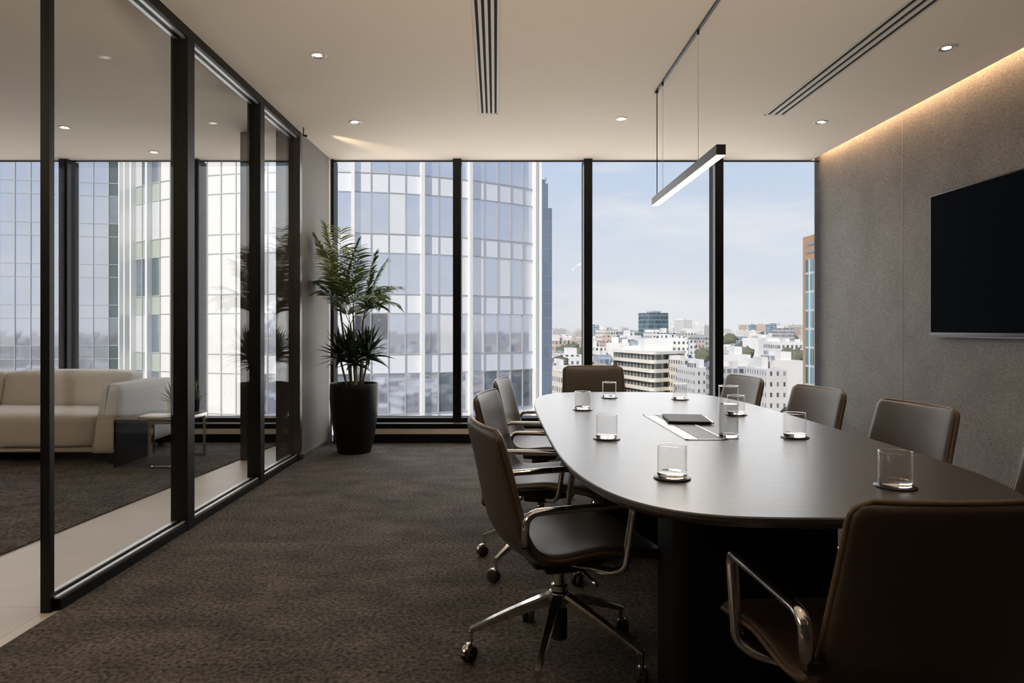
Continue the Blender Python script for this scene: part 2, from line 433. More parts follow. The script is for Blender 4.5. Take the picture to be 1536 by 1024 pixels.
# windows
MW, MD = .085, .17
def window(name, x0, x1, mull, xl, xr):
    w = sroot(name)
    yb = WINY-.06
    MB().box(x0, x1, yb, yb+MD, .195, .24, .003).build('bottom_rail', M['black'], w)
    MB().box(x0, x1, WINY-.012, WINY+.028, CEIL-.007, CEIL-.0005).box(x0, x1, WINY+.045, yb+MD, CEIL+.045, CEIL+.10).build('top_rail', M['black'], w)
    edges = [x0]
    for mx in mull:
        MB().box(mx-MW/2, mx+MW/2, yb-.02, yb+MD, .2, CEIL+.045 if False else CEIL, .004).build('mullion', M['black'], w)
        edges.append(mx)
    edges.append(x1)
    for a, b in ((x0, x0+.022),) + (((x1-.04, x1),) if x1 < 0 else ()):
        MB().box(a, b, yb, yb+MD, .2, CEIL, .003).build('side_frame', M['black'], w)
    for a, b in zip(edges, edges[1:]):
        MB().box(a+.03, (b-.03 if b < x1 or x1 < 0 else b), WINY+.03, WINY+.042, .23, CEIL+.06).build('glass_pane', M['winpane'], w)
    return w
mulls = [-.378, .917, 2.212]
w1 = window('window_1', part_x(WINY)+.02, RX, mulls, 0, 0)
w2 = window('window_2', LX, -1.87, [-6.864, -5.567, -4.27, -2.973], 0, 0)
def convector(x0, x1, label):
    t = thing('convector', label, 'heater', ((x0+x1)/2, WINY-.06, 0))
    h = (x1-x0)/2
    MB().box(-h, h, -.055, .10, 0, .085).build('plinth', M['black'], t)
    MB().box(-h, h, -.06, .10, .088, .138, .003).build('casing', M['convector'], t)
    MB().box(-h, h, -.045, .10, .140, .185).build('grille', M['black'], t)
    MB().box(-h, h, -.065, .06, .187, .197, .002).build('sill', M['alu'], t)
convector(part_x(WINY)+.05, RX-.03, 'low dark and beige convector running under the conference room window')
convector(-6.9, -1.9, 'low dark and beige convector running under the lounge window behind the sofa')

# glazed partition
pt = sroot('wall_partition')
def seg(mb, d0, d1, off0, off1, z0, z1):
    mb.prism([(part_x(d0)+off0, d0), (part_x(d0)+off1, d0), (part_x(d1)+off1, d1), (part_x(d1)+off0, d1)], z0, z1)
    return mb
seg(MB(), 2.668, 5.67, -.085, -.008, 0, .045).build('bottom_rail', M['black'], pt)
m = MB(); seg(m, 2.66, 5.66, -.032, -.018, .05, .056); seg(m, 2.66, 5.66, -.088, -.066, .05, .056); m.build('glazing_bead', M['bead'], pt)
seg(MB(), BY, 5.67, -.10, 0, CEIL-.055, CEIL).build('top_rail', M['black'], pt)
m = MB(); seg(m, BY, 5.66, -.036, -.018, CEIL-.061, CEIL-.055); seg(m, BY, 5.66, -.088, -.066, CEIL-.061, CEIL-.055); m.build('head_bead', M['bead'], pt)
for d0, d1, o0, o1 in ((2.64, 2.668, -.072, -.035), (3.71, 3.79, -.10, -.005), (4.79, 4.87, -.10, -.005)):
    seg(MB(), d0, d1, o0, o1, 0, CEIL-.05).build('post', M['black'], pt)
for d0, d1 in ((2.68, 3.70), (3.80, 4.78), (4.87, 5.66)):
    seg(MB(), d0, d1, -.056, -.046, .045, CEIL-.05).build('glass_pane', M['pane'], pt)

# ------------------------------------------------------------------ ceiling fittings
def downlight(x, y, label, energy=13):
    t = thing('downlight', label, 'ceiling light', (x, y, CEIL), 0, 'recessed ceiling downlights')
    MB().lathe([(.036,-.001),(.0405,-.006),(.050,-.005),(.055,-.0005)], seg=36, cap=False).build('ring', M['trim_white'], t, 60)
    MB().lathe([(.0365,-.0045),(.030,-.002),(.022,-.0012)], seg=36, cap=False).build('reflector', M['reflector'], t, 60)
    MB().lathe([(0,-.0018),(.023,-.0018),(.024,-.0006)], seg=28, cap=False).build('lens', M['lens'], t, 60)
    l = bpy.data.lights.new('downlight_beam', 'SPOT'); l.energy = energy; l.color = (1,.80,.58)
    l.spot_size = math.radians(105); l.spot_blend = .9; l.shadow_soft_size = .03
    o = bpy.data.objects.new('downlight_beam', l); C.objects.link(o); o.parent = t; o.location = (0,0,-.03)
def CP(px, py):
    d = (CEIL-CAMH)*F/(CY-py); return ((px-CX)/F*d, d)
for px, py, lb in ((477, 83, 'recessed round downlight in the conference ceiling, nearer one beside the glass partition'),
                   (533, 183, 'recessed round downlight in the ceiling near the window, above the tall potted palm'),
                   (932, 178, 'recessed round downlight in the ceiling between the two slot vents, near the window'),
                   (1231, 183, 'recessed round downlight beside the right slot vent, near the window'),
                   (1420, 72, 'recessed round downlight above the wall screen, nearer one by the textured wall'),
                   (97, 191, 'recessed round downlight in the lounge ceiling, above the cream sofa'),
                   (231, 228, 'recessed round downlight in the lounge ceiling, closest to the lounge window')):
    downlight(*CP(px, py), lb)
for x, y, lb in ((-1.08, 2.73, 'recessed downlight near the partition, out of the photo above the first bay'), (1.0, 1.55, 'recessed downlight above the near table end'), (2.66, 2.62, 'recessed downlight in front of the wall screen')):
    downlight(x, y, lb)

def vent(x0, x1, y0, y1, n, label):
    t = thing('slot_vent', label, 'air vent', ((x0+x1)/2, y1, CEIL), 0, 'linear slot diffusers')
    w = (x1-x0)/2; L = y1-y0
    fr = MB().box(-w, -w+.014, -L, 0, -.008, 0).box(w-.014, w, -L, 0, -.008, 0).box(-w, w, -.014, 0, -.008, 0).box(-w, w, -L, -L+.014, -.008, 0)
    fr.build('frame', M['vent'], t)
    iw = 2*w-.028; sl = iw/(n*2-1)
    MB().box(-w+.01, w-.01, -L+.01, -.01, -.0015, -.0005).build('slot_backing', M['void'], t)
    for k in range(n-1):
        a = -w+.014+sl*(2*k+1)
        MB().box(a, a+sl, -L+.01, -.01, -.008, -.001).build('slat', M['vent'], t)
a0, a1 = CP(707.5,0), CP(720.6,170)
vent(-.122, .024, .4, a1[1], 4, 'long beige slot air vent in the ceiling straight ahead, left of the pendant')
vent(2.105, 2.265, .4, 5.22, 3, 'long beige slot air vent in the ceiling to the right of the pendant')

# pendant
PX, PZ = 1.135, 2.022
t = thing('pendant_light', 'slim black linear pendant lamp with glowing underside hung over the conference table', 'pendant lamp', (PX, 4.02, PZ))
y0, y1 = -.67, .72
MB().box(-.024,.024,y0,y1,-.022,.03,.002).build('housing', M['black'], t)
MB().box(-.0205,.0205,y0+.008,y1-.008,-.0255,-.0215).build('diffuser', M['diffuser'], t)
tz = CEIL-PZ
MB().box(-.008,.008,-3.2,.70,tz-.012,tz).build('ceiling_track', M['black'], t)
for yy in (-.29, .50):
    c = MB().tube([(0,yy,.03),(0,yy,tz-.012)], .0016, seg=8).build('suspension_cable', M['alu'], t)
    MB().lathe([(.007,tz-.03),(.007,tz-.012)], (0,yy,0), 14).build('ceiling_grip', M['black'], c)
    MB().lathe([(.006,.03),(.006,.045)], (0,yy,0), 14).build('cable_grip', M['black'], c)
MB().tube([(0,.66,.03),(0,.66,tz-.012)], .0035, seg=8).build('power_cord', M['black'], t)
MB().lathe([(.011,tz-.024),(.011,tz-.012)], (0,.66,0), 14).build('cord_entry', M['black'], t)
l = bpy.data.lights.new('pendant_glow', 'AREA'); l.shape = 'RECTANGLE'; l.size = .04; l.size_y = 1.36; l.energy = 9; l.color = (1,.85,.66)
o = bpy.data.objects.new('pendant_glow', l); C.objects.link(o); o.parent = t; o.location = (0,.025,-.03)

# pin spot tucked against the partition head, grazing the ceiling
t = thing('pin_spotlight', 'tiny black pin spotlight at the partition head casting a warm streak on the ceiling', 'spotlight', (-1.60, 5.56, 2.735))
MB().tube([(0,0,0),(.021,.026,.001)], .009, seg=14).build('barrel', M['black'], t, 40)
MB().box(-.004,.004,-.004,.004,.005,.065).build('bracket', M['black'], t)
l = bpy.data.lights.new('pin_beam','SPOT'); l.energy = 60; l.color = (1,.80,.56); l.spot_size = math.radians(30); l.spot_blend = 1; l.shadow_soft_size = .006
o = bpy.data.objects.new('pin_beam', l); C.objects.link(o); o.parent = t; o.location = (.024,.030,.0)
o.rotation_euler = Vector((.62,.80,.0)).to_track_quat('-Z','Y').to_euler()

# cove strip
tag(MB().box(EX+.008, EX+.033, BY+.1, WINY-.05, CEIL+.105, CEIL+.12).build('led_strip', M['led']), 'warm light strip hidden in the ceiling slot above the textured right wall', 'light strip')

# ------------------------------------------------------------------ wall screen
t = thing('wall_screen', 'large black flat television screen mounted on the textured grey wall', 'television', (RX, 3.98, 1.075))
MB().box(-.028, 0, -.6, .6, .2, .8).build('wall_mount', M['plastic'], t)
MB().box(-.055,-.02,-.90,.90,0,1.02,.004).build('bezel', M['bezel'], t, 40)
MB().box(-.0565,-.054,-.888,.888,.022,1.008).build('screen', M['screen'], t)
MB().box(-.05,-.028,-.86,.86,-.012,.002).build('speaker_bar', M['plastic'], t)
# ================================================================== table
TC = (.755, 2.71); THX, THY = .565, 1.345
def tpt(a, s=0., n=4.3):
    c, q = math.cos(a), math.sin(a)
    return ((THX-s)*math.copysign(abs(c)**(2/n), c), (THY-s)*math.copysign(abs(q)**(2/n), q))
TOPZ = .74
t = thing('conference_table', 'long dark oak conference table with rounded ends and black pedestal', 'table', (*TC, 0))
mb = MB(); n = 180
ring = [(0, TOPZ), (.003, TOPZ)]
lv = [(.0025, TOPZ), (0, TOPZ-.003), (0, TOPZ-.012), (.012, TOPZ-.026), (.03, TOPZ-.030)]
rs = [[mb.bm.verts.new((*tpt(2*PI*i/n, s), z)) for i in range(n)] for s, z in lv]
for a, b in zip(rs, rs[1:]):
    for i in range(n): mb.bm.faces.new((a[i], a[(i+1)%n], b[(i+1)%n], b[i]))
mb.bm.faces.new(rs[0]); mb.bm.faces.new(rs[-1][::-1])
mb.build('tabletop', M['wood'], t, 35)
# pedestal: a long panel box with rounded ends
pw, pl = .24, .14
pts = []
for i in range(48):
    a = 2*PI*i/48; c, q = math.cos(a), math.sin(a)
    pts.append((pw*math.copysign(abs(c)**.3, c), pl*math.copysign(abs(q)**.3, q)))
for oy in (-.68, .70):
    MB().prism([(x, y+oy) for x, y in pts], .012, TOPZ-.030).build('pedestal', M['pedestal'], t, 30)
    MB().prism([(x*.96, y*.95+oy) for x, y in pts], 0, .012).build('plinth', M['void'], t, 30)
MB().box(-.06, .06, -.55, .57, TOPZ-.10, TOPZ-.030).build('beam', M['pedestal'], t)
# cable tray let into the top
tx0, tx1, ty0, ty1 = .66-TC[0], .805-TC[0], 2.31-TC[1], 2.98-TC[1]
z = TOPZ
pf = MB()
for a in ((tx0,tx1,ty0,ty0+.012),(tx0,tx1,ty1-.012,ty1),(tx0,tx0+.012,ty0,ty1),(tx1-.012,tx1,ty0,ty1)): pf.box(*a, z-.002, z+.0022)
mod = pf.build('power_module', M['strip'], t)
MB().box(tx0+.012, tx0+.05, ty0+.012, ty1-.012, z-.003, z+.0012).build('side_strip', M['strip'], mod)
MB().box(tx0+.053, tx1-.014, ty0+.014, ty1-.014, z-.003, z+.0016).build('flap', M['flap'], mod)

# ------------------------------------------------------------------ things on the table
def tumbler(px, py, label, s=1.0):
    x, y = P(px, py, TOPZ)
    c = tag(MB().lathe([(0,0),(.046,0),(.0475,.0015),(.0475,.003),(.046,.004),(0,.004)], seg=40).build('coaster', M['coaster'], None, 40, (x, y, TOPZ)),
            label.replace('TUMBLER', 'dark coaster under the tumbler'), 'coaster', 'coasters on the table')
    r, h = .0375*s, .083*s
    g = thing('tumbler', label.replace('TUMBLER', 'clear glass tumbler'), 'glass', (x, y, TOPZ+.0041), 0, 'tumblers on the table')
    MB().lathe([(r,.0125),(r,h-.001),(r-.0008,h),(r-.0016,h-.001),(r-.002,.0125)], seg=48, cap=False).build('glass_wall', M['thinglass'], g, 45)
    MB().lathe([(0,0),(r-.004,0),(r-.001,.002),(r,.005),(r,.0122),(r-.002,.0122),(r-.006,.0112),(0,.0108)], seg=48).build('glass_base', M['glass'], g, 45)
    MB().tube([((r-.0009)*math.cos(2*PI*i/40), (r-.0009)*math.sin(2*PI*i/40), h) for i in range(40)], .0011, side=(0,0,1), seg=8, closed=True).build('rim', M['glass'], g, 180)
for px, py, lb in ((874, 614.5, 'TUMBLER by the left table edge beside the third chair'),
                   (914, 596.5, 'TUMBLER in front of the chair at the far table end'),
                   (1020, 599, 'TUMBLER at the far table end nearest the third mullion'),
                   (910, 658, 'TUMBLER by the left table edge, level with the power module'),
                   (1008, 717, 'TUMBLER alone on the near tabletop in front of the power module'),
                   (1192, 656, 'TUMBLER right of the water carafe near the second right chair'),
                   (1343, 730, 'TUMBLER nearest to the right, above the chair seen from behind'),
                   (1104, 622, 'TUMBLER just behind the water carafe')):
    tumbler(px, py, lb)
x, y = P(1093, 655, TOPZ)
t = thing('water_carafe', 'tall clear glass cylinder carafe part filled with water', 'carafe', (x, y, TOPZ))
r, h = .034, .182
MB().lathe([(r,.0105),(r,h-.001),(r-.001,h),(r-.002,h-.001),(r-.0022,.0105)], seg=48, cap=False).build('glass_wall', M['thinglass'], t, 45)
MB().lathe([(0,0),(r-.004,0),(r,.004),(r,.0102),(r-.004,.0102),(0,.0098)], seg=48).build('glass_base', M['glass'], t, 45)
MB().tube([((r-.0011)*math.cos(2*PI*i/40), (r-.0011)*math.sin(2*PI*i/40), h) for i in range(40)], .0012, side=(0,0,1), seg=8, closed=True).build('rim', M['glass'], t, 180)
MB().lathe([(0,.0108),(r-.0065,.0108),(r-.003,.014),(r-.003,.118),(0,.118)], seg=48).build('water', M['water'], t, 45)
# tablet on the module
bx, by = .80, 2.80
t = thing('tablet', 'slim black tablet lying on the metal power module of the table', 'tablet', (bx, by, TOPZ+.0024), math.radians(-8))
MB().box(-.085,.085,-.12,.12,0,.010,.004).build('case', M['book'], t, 40)
MB().box(-.078,.078,-.112,.112,.0098,.0108).build('screen', M['book'], t)
MB().tube([(.09,-.12,.005),(.09,.06,.005)], .004, seg=8).build('pen', M['alu'], t)

# ================================================================== chairs
def chair_shell_grid():
    prof = [(.300,.365),(.275,.398),(.21,.419),(.06,.417),(-.07,.407),(-.155,.416),(-.205,.46),(-.232,.55),(-.258,.68),(-.288,.815)]
    pp = spline([(p[0],0,p[1]) for p in prof], 5)
    ds = [0]
    for a, b in zip(pp, pp[1:]): ds.append(ds[-1]+(b-a).length)
    L = ds[-1]
    def at(s):
        for i in range(len(ds)-1):
            if s <= ds[i+1] or i == len(ds)-2:
                k = (s-ds[i])/(ds[i+1]-ds[i]); return pp[i].lerp(pp[i+1], k)
    return at, L
def ramp(v, pts):
    for (a, x), (b, y) in zip(pts, pts[1:]):
        if v <= b:
            k = max(0, (v-a)/(b-a)); k = k*k*(3-2*k); return x+(y-x)*k
    return pts[-1][1]
def shell_mid(at, L, u, s):
    v = s/L
    p = at(s)
    hw = ramp(v, ((0,.232),(.12,.248),(.4,.246),(.58,.232),(1,.217)))
    for dist, r in ((L-s, .035), (s, .06)):
        if dist < r: hw += -r + math.sqrt(max(0, r*r-(r-dist)**2))
    wrap = ramp(v, ((0,0),(.38,.0),(.62,.035),(1,.022)))
    dish = ramp(v, ((0,.0),(.1,.0),(.3,.02),(.55,.012),(.7,0),(1,0)))
    a = abs(u)
    return Vector((p.x + wrap*a**2.2, u*hw, p.z + dish*a**2.5))
def make_chair(label):
    root = thing('conference_chair', label, 'chair', (0,0,0), 0, 'brown leather conference chairs')
    at, L = chair_shell_grid()
    us = [-1,-.985,-.955,-.9,-.8,-.65,-.45,-.22,0,.22,.45,.65,.8,.9,.955,.985,1]
    vs = [0,.004,.012,.025,.05]+[.05+.9*i/34 for i in range(1,34)]+[.95,.972,.985,.994,1]
    th = .019
    def e(k): return math.sqrt(max(0, 1-abs(k)**26))
    top, bot = [], []
    h = .003
    for v in vs:
        s = v*L; r0, r1 = [], []
        for u in us:
            p = shell_mid(at, L, u, s)
            ss = min(max(s,h),L-h); uu = min(max(u,-.97),.97)
            ts = shell_mid(at, L, uu, min(ss+h,L)) - shell_mid(at, L, uu, max(ss-h,0))
            tu = shell_mid(at, L, uu+.02, ss) - shell_mid(at, L, uu-.02, ss)
            ts.y = 0
            nn = ts.cross(tu); 
            if nn.length < 1e-9: nn = Vector((0,0,1))
            nn.normalize()
            if (nn.z if v < .5 else nn.x) < 0: nn = -nn
            k = th*(.12+.88*e(u)*e(2*v-1))
            r0.append(p+nn*k); r1.append(p-nn*k*.9)
        top.append(r0); bot.append(r1)
    mb = MB(); A = mb.sheet(top); B = mb.sheet(bot)
    nv, nu = len(A), len(A[0])
    loopA = [A[0][i] for i in range(nu)]+[A[j][nu-1] for j in range(1,nv)]+[A[nv-1][i] for i in range(nu-2,-1,-1)]+[A[j][0] for j in range(nv-2,0,-1)]
    loopB = [B[0][i] for i in range(nu)]+[B[j][nu-1] for j in range(1,nv)]+[B[nv-1][i] for i in range(nu-2,-1,-1)]+[B[j][0] for j in range(nv-2,0,-1)]
    n = len(loopA)
    for i in range(n): mb.bm.faces.new((loopA[i], loopA[(i+1)%n], loopB[(i+1)%n], loopB[i]))
    mb.build('upholstered_shell', M['leather'], root, 180)
    # tan edge round the shell
    lp = []
    for v in vs[2:-2]: lp.append(shell_mid(at, L, 1, v*L))
    for u in us[::-1][1:-1]: lp.append(shell_mid(at, L, u, L))
    for v in vs[::-1][2:-2]: lp.append(shell_mid(at, L, -1, v*L))
    for u in us[1:-1]: lp.append(shell_mid(at, L, u, 0))
    MB().tube(lp, .0068, side=(0,0,1), seg=8, closed=True).build('edge_piping', M['piping'], root, 180)
    for sd in (-1, 1):
        y = sd*.264
        path = fillet([(-.200, y, .485), (-.197, y, .582), (.150, y, .588), (.118, y, .392), (.09, sd*.235, .372), (.0, sd*.09, .366)],
                      [0,.045,.028,.04,.05,0], 7)
        MB().tube(path, .0145, .0115, side=(0,1,0), seg=14).build('armrest', M['chrome'], root, 180)
        MB().box(-.212,-.188, sd*.25-.016, sd*.25+.020, .474,.500,.004).build('arm_bracket', M['plastic'], root, 40)
    MB().box(-.12,.13,-.10,.10,.345,.392,.012).box(-.07,.07,-.07,.07,.315,.35,.01).build('tilt_mechanism', M['plastic'], root, 40)
    MB().tube([(.03,-.09,.355),(.03,-.205,.348),(.03,-.25,.345)], .006, seg=10, taper=[1,1,1.4]).build('lever', M['chrome'], root, 180)
    MB().lathe([(.019,.235),(.019,.322)], seg=24).build('gas_column', M['chrome'], root, 40)
    MB().lathe([(.025,.075),(.027,.08),(.027,.20)], seg=24).build('column_sleeve', M['plastic'], root, 40)
    MB().lathe([(.028,.185),(.035,.195),(.037,.218),(.034,.235),(.028,.24),(.028,.257),(.022,.26)], seg=28).build('hub', M['chrome'], root, 40)
    for k in range(5):
        a = 2*PI*k/5 + 2.9
        ca, sa = math.cos(a), math.sin(a)
        mb = MB(); rings = []
        for q in range(13):
            f = q/12; r = .022+f*.283
            w = .019*(1-f)+.0105*f; ht = .021*(1-f)+.010*f
            zc = .214 - .114*f + .004*math.sin(PI*f)
            sec = [(-w*.75,ht),(w*.75,ht),(w,ht*.55),(w*.72,-ht),(-w*.72,-ht),(-w,ht*.55)]
            rings.append([mb.bm.verts.new((r*ca - yy*sa, r*sa + yy*ca, zc+zz)) for yy, zz in sec])
        for r0, r1 in zip(rings, rings[1:]):
            for j in range(6): mb.bm.faces.new((r0[j], r0[(j+1)%6], r1[(j+1)%6], r1[j]))
        mb.bm.faces.new(rings[0]); mb.bm.faces.new(rings[-1])
        mb.build('base_spoke', M['chrome'], root, 35)
        cx, cy = .300*ca, .300*sa
        sw = a + (.9, -1.3, 2.1, .4, -.6)[k]
        cs, sn = math.cos(sw), math.sin(sw)
        mb = MB().lathe([(.007,.055),(.007,.098)], (cx,cy,0), 14)
        hood = []
        for i in range(13):
            b = PI*.03 + PI*.62*i/12
            hood.append((.031*math.cos(b)*1.0, .031*math.sin(b)+.0275))
        pts = [(h_[0], 0, h_[1]) for h_ in hood]
        mb.tube([(cx+.012*cs+p[0]*cs, cy+.012*sn+p[0]*sn, p[2]+.0) for p in pts], .011, .0035, side=(-sn,cs,0), seg=8)
        mb.tube([(cx+.012*cs-sn*.02, cy+.012*sn+cs*.02, .0275),(cx+.012*cs+sn*.02, cy+.012*sn-cs*.02, .0275)], .008, seg=12, side=(0,0,1))
        cst = mb.build('caster', M['chrome'], root, 40)
        for sg in (-1, 1):
            wb = MB()
            c0 = Vector((cx+.012*cs, cy+.012*sn, .0275)); ax = Vector((-sn, cs, 0))*sg
            ppp = [c0+ax*.004, c0+ax*.006, c0+ax*.015, c0+ax*.019, c0+ax*.0205]
            wb.tube(ppp, .0272, side=(0,0,1), seg=22, taper=[.93,1,1,.9,.5])
            wb.build('wheel', M['tire'], cst, 40)
    return root

CH = [ # x, y, facing (degrees, 0 = towards +x), z scale, label
    (.218, 2.27, 14, 1.0, 'dark leather swivel chair nearest on the left side, shown whole with chrome star base'),
    (.215, 3.17, -13, 1.0, 'brown leather chair on the left side of the table, second behind the whole nearest one'),
    (.30, 4.05, -12, 1.0, 'brown leather chair on the left side of the table, farthest toward the window'),
    (.715, 4.62, -90, 1.04, 'brown leather chair at the far end of the table with its back to the window'),
    (1.345, 4.25, 190, 1.0, 'grey brown leather chair on the right side next to the window, behind the carafe'),
    (1.43, 3.45, 189, 1.0, 'brown leather chair on the right side, second from the window, against the textured wall'),
    (1.485, 2.73, 188, 1.0, 'brown leather chair on the right side under the wall screen, third from the window'),
    (1.525, 1.95, 186, 1.0, 'leather chair at the right picture edge, only a sliver of its back showing'),
    (.842, 1.475, 93, 1.0, 'dark leather chair at the near table end seen from behind with tan top edge'),
]
proto = None
for x, y, a, sz, lb in CH:
    if proto is None: proto = ch = make_chair(lb)
    else: ch = copy_tree(proto); ch['label'] = lb
    ch.location = (x, y, 0); ch.rotation_euler = (0,0,math.radians(a)); ch.scale = (1,1,sz)
# ================================================================== plants
def blade(mb, p, d, L, w, droop, up=Vector((0,0,1)), n=4, fold=.0, roll=0.):
    """a long pointed leaf from p along d, drooping"""
    d = d.normalized(); s = d.cross(up)
    if s.length < 1e-3: s = Vector((1,0,0))
    s.normalize(); rows = []; q = p.copy(); dd = d.copy()
    if roll: s = (s*math.cos(roll) + s.cross(d)*math.sin(roll)).normalized()
    for i in range(n+1):
        t = i/n
        ww = w*(.45+.55*math.sin(min(1,t*2.2)*PI/2))*(1-t**2.2)+.0004
        nn = s.cross(dd).normalized()
        rows.append([q - s*ww, q - nn*ww*fold*1.2, q + s*ww])
        dd = (dd + Vector((0,0,-droop/n))).normalized()
        q = q + dd*(L/n)
    mb.sheet(rows)
def clampx(v): return v
rnd = random.Random(11)
plant_x, plant_y = -1.285, 6.08
t = thing('potted_palm', 'tall leafy palm in a black glazed pot standing by the window corner', 'plant', (plant_x, plant_y, 0))
prof = [(0,0),(.135,0),(.150,.006),(.168,.08),(.190,.20),(.212,.36),(.222,.50),(.221,.58),(.218,.625),(.2135,.630),(.207,.628),(.204,.60)]
pot = MB().lathe(prof, seg=56, cap=False).build('pot', M['pot'], t, 50)
MB().lathe([(0,.597),(.1,.602),(.2045,.592)], seg=40, cap=False).build('soil', M['soil'], t, 180)
WX = -1.63 - plant_x          # keep leaves off the wall
WYMAX = 6.52 - plant_y
def fix(mb):
    for v in mb.bm.verts:
        lim = part_x(plant_y+v.co.y)+.025-plant_x
        if v.co.x < lim: v.co.x = lim + (v.co.x-lim)*.04
        if v.co.y > WYMAX: v.co.y = WYMAX + (v.co.y-WYMAX)*.05
stems = [((-.03,.02),(-.13,.0,1.30)), ((.02,-.02),(.0,-.05,1.24)), ((.05,.03),(.075,.02,1.20)), ((0,.05),(-.05,.06,1.16))]
def frond(base, az, el, L, droop, nl, mat, leafl, w=.0075):
    mb = MB(); d = Vector((math.cos(az)*math.cos(el), math.sin(az)*math.cos(el), math.sin(el)))
    q = Vector(base); pts = [q.copy()]; dirs = [d.copy()]; n = 16
    for i in range(n):
        d = (d + Vector((0,0,-droop/n*(.4+1.2*i/n)))).normalized(); q = q + d*(L/n); pts.append(q.copy()); dirs.append(d.copy())
    mb.tube(pts, .0042, seg=5, side=(0,0,1), taper=[1-.85*i/n for i in range(n+1)])
    for k in range(nl):
        f = .22+.78*k/(nl-1); i = min(n-1, int(f*n)); p = pts[i].lerp(pts[i+1], f*n-i) if f*n-i <= 1 else pts[i+1]
        dd = dirs[i]; s = dd.cross(Vector((0,0,1)))
        if s.length < 1e-3: s = Vector((1,0,0))
        s.normalize(); lf = leafl*(.55+.6*math.sin(PI*(.12+.8*f)))
        for sg in (-1, 1):
            v = (dd*.75 + s*sg*1.0 + Vector((0,0,.25+rnd.uniform(-.12,.12)))).normalized()
            blade(mb, p, v, lf*rnd.uniform(.85,1.1), w, .8, n=4, fold=.3, roll=rnd.uniform(-1.2,1.2))
    fix(mb); mb.build('frond', mat, t, 180)
for (bx, by), top in stems:
    pts = spline([(bx,by,.585),(bx+(top[0]-bx)*.25, by, .78),(bx+(top[0]-bx)*.6, top[1]*.7, 1.0), top], 6)
    mb = MB().tube(pts, .013, seg=10, side=(1,0,0), taper=[1.15-.5*i/(len(pts)-1) for i in range(len(pts))])
    fix(mb); mb.build('stem', M['stem'], t, 180)
F1, F2 = M['frond'], M['frond_lit']
#        stem  azimuth elev  length droop
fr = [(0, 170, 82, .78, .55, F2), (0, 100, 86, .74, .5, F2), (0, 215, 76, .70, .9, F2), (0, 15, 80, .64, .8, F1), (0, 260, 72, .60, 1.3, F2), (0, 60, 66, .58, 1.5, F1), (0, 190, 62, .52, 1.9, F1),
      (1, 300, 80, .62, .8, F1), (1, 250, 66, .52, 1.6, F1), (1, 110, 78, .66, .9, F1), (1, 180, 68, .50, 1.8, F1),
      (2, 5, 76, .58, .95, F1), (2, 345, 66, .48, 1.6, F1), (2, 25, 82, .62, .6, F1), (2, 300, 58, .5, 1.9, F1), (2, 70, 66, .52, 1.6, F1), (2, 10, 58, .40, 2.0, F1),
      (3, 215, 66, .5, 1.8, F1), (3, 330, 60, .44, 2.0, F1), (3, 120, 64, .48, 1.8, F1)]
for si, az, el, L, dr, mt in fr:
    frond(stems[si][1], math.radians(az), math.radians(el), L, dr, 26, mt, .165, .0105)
def tuft(base, n, L, w, mat, parent, name='leaf_tuft', emin=5, emax=85, droop=.7, fx=None, r=rnd):
    mb = MB()
    for i in range(n):
        az = i*2.39996 + r.uniform(-.2,.2); f = i/(n-1)
        el = math.radians(emin+(emax-emin)*f)
        d = Vector((math.cos(az)*math.cos(el), math.sin(az)*math.cos(el), math.sin(el)))
        p = Vector(base) + Vector((0,0,.07*f*L/.2))
        blade(mb, p, d, L*r.uniform(.75,1.1), w, droop*(1.25-f), n=5, fold=.45, roll=r.uniform(-.7,.7))
    if fx: fx(mb)
    return mb.build(name, mat, parent, 180)
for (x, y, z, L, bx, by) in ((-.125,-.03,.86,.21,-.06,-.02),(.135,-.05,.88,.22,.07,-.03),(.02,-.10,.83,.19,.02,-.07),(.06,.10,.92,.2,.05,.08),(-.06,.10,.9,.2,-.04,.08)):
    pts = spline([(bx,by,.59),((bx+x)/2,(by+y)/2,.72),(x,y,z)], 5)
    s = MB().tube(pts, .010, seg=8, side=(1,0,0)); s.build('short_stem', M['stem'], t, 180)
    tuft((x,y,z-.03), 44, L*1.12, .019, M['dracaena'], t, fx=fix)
mb = MB(); blade(mb, Vector((-.02,-.05,1.08)), Vector((-.55,-.25,1)), .17, .034, .4, n=6, fold=.2)
mb.build('broad_leaf', M['frond'], t, 180)

# ================================================================== lounge
def rbox(x0,x1,y0,y1,z0,z1,b,puff=(0,0,0),seg=4):
    mb = MB().box(x0,x1,y0,y1,z0,z1)
    bmesh.ops.subdivide_edges(mb.bm, edges=mb.bm.edges[:], cuts=7, use_grid_fill=True)
    c = Vector(((x0+x1)/2,(y0+y1)/2,(z0+z1)/2)); h = Vector(((x1-x0)/2,(y1-y0)/2,(z1-z0)/2))
    for v in mb.bm.verts:
        d = v.co-c; n = [d[i]/h[i] for i in range(3)]
        q = d.copy()
        for i in range(3):
            j, k = (i+1)%3, (i+2)%3
            q[i] += n[i]*puff[i]*(1-n[j]**2)*(1-n[k]**2)
        # round the arrises
        inner = Vector([max(-h[i]+b, min(h[i]-b, d[i])) for i in range(3)])
        off = d-inner
        v.co = c + q
        if off.length > 1e-6 and sum(abs(o) > 1e-6 for o in off) > 1: v.co = c + inner + off.normalized()*b + (q-d)
    return mb
SX = -3.12
t = thing('sofa', 'cream upholstered sofa in the lounge behind the glass with its back to the window', 'sofa', (-4.5, 5.95, .008))
sx = lambda x: x+4.5
sy = lambda y: y-5.95
rbox(sx(-5.85), sx(SX-.02), sy(5.50), sy(6.40), .09, .20, .02).build('base', M['sofa'], t, 180)
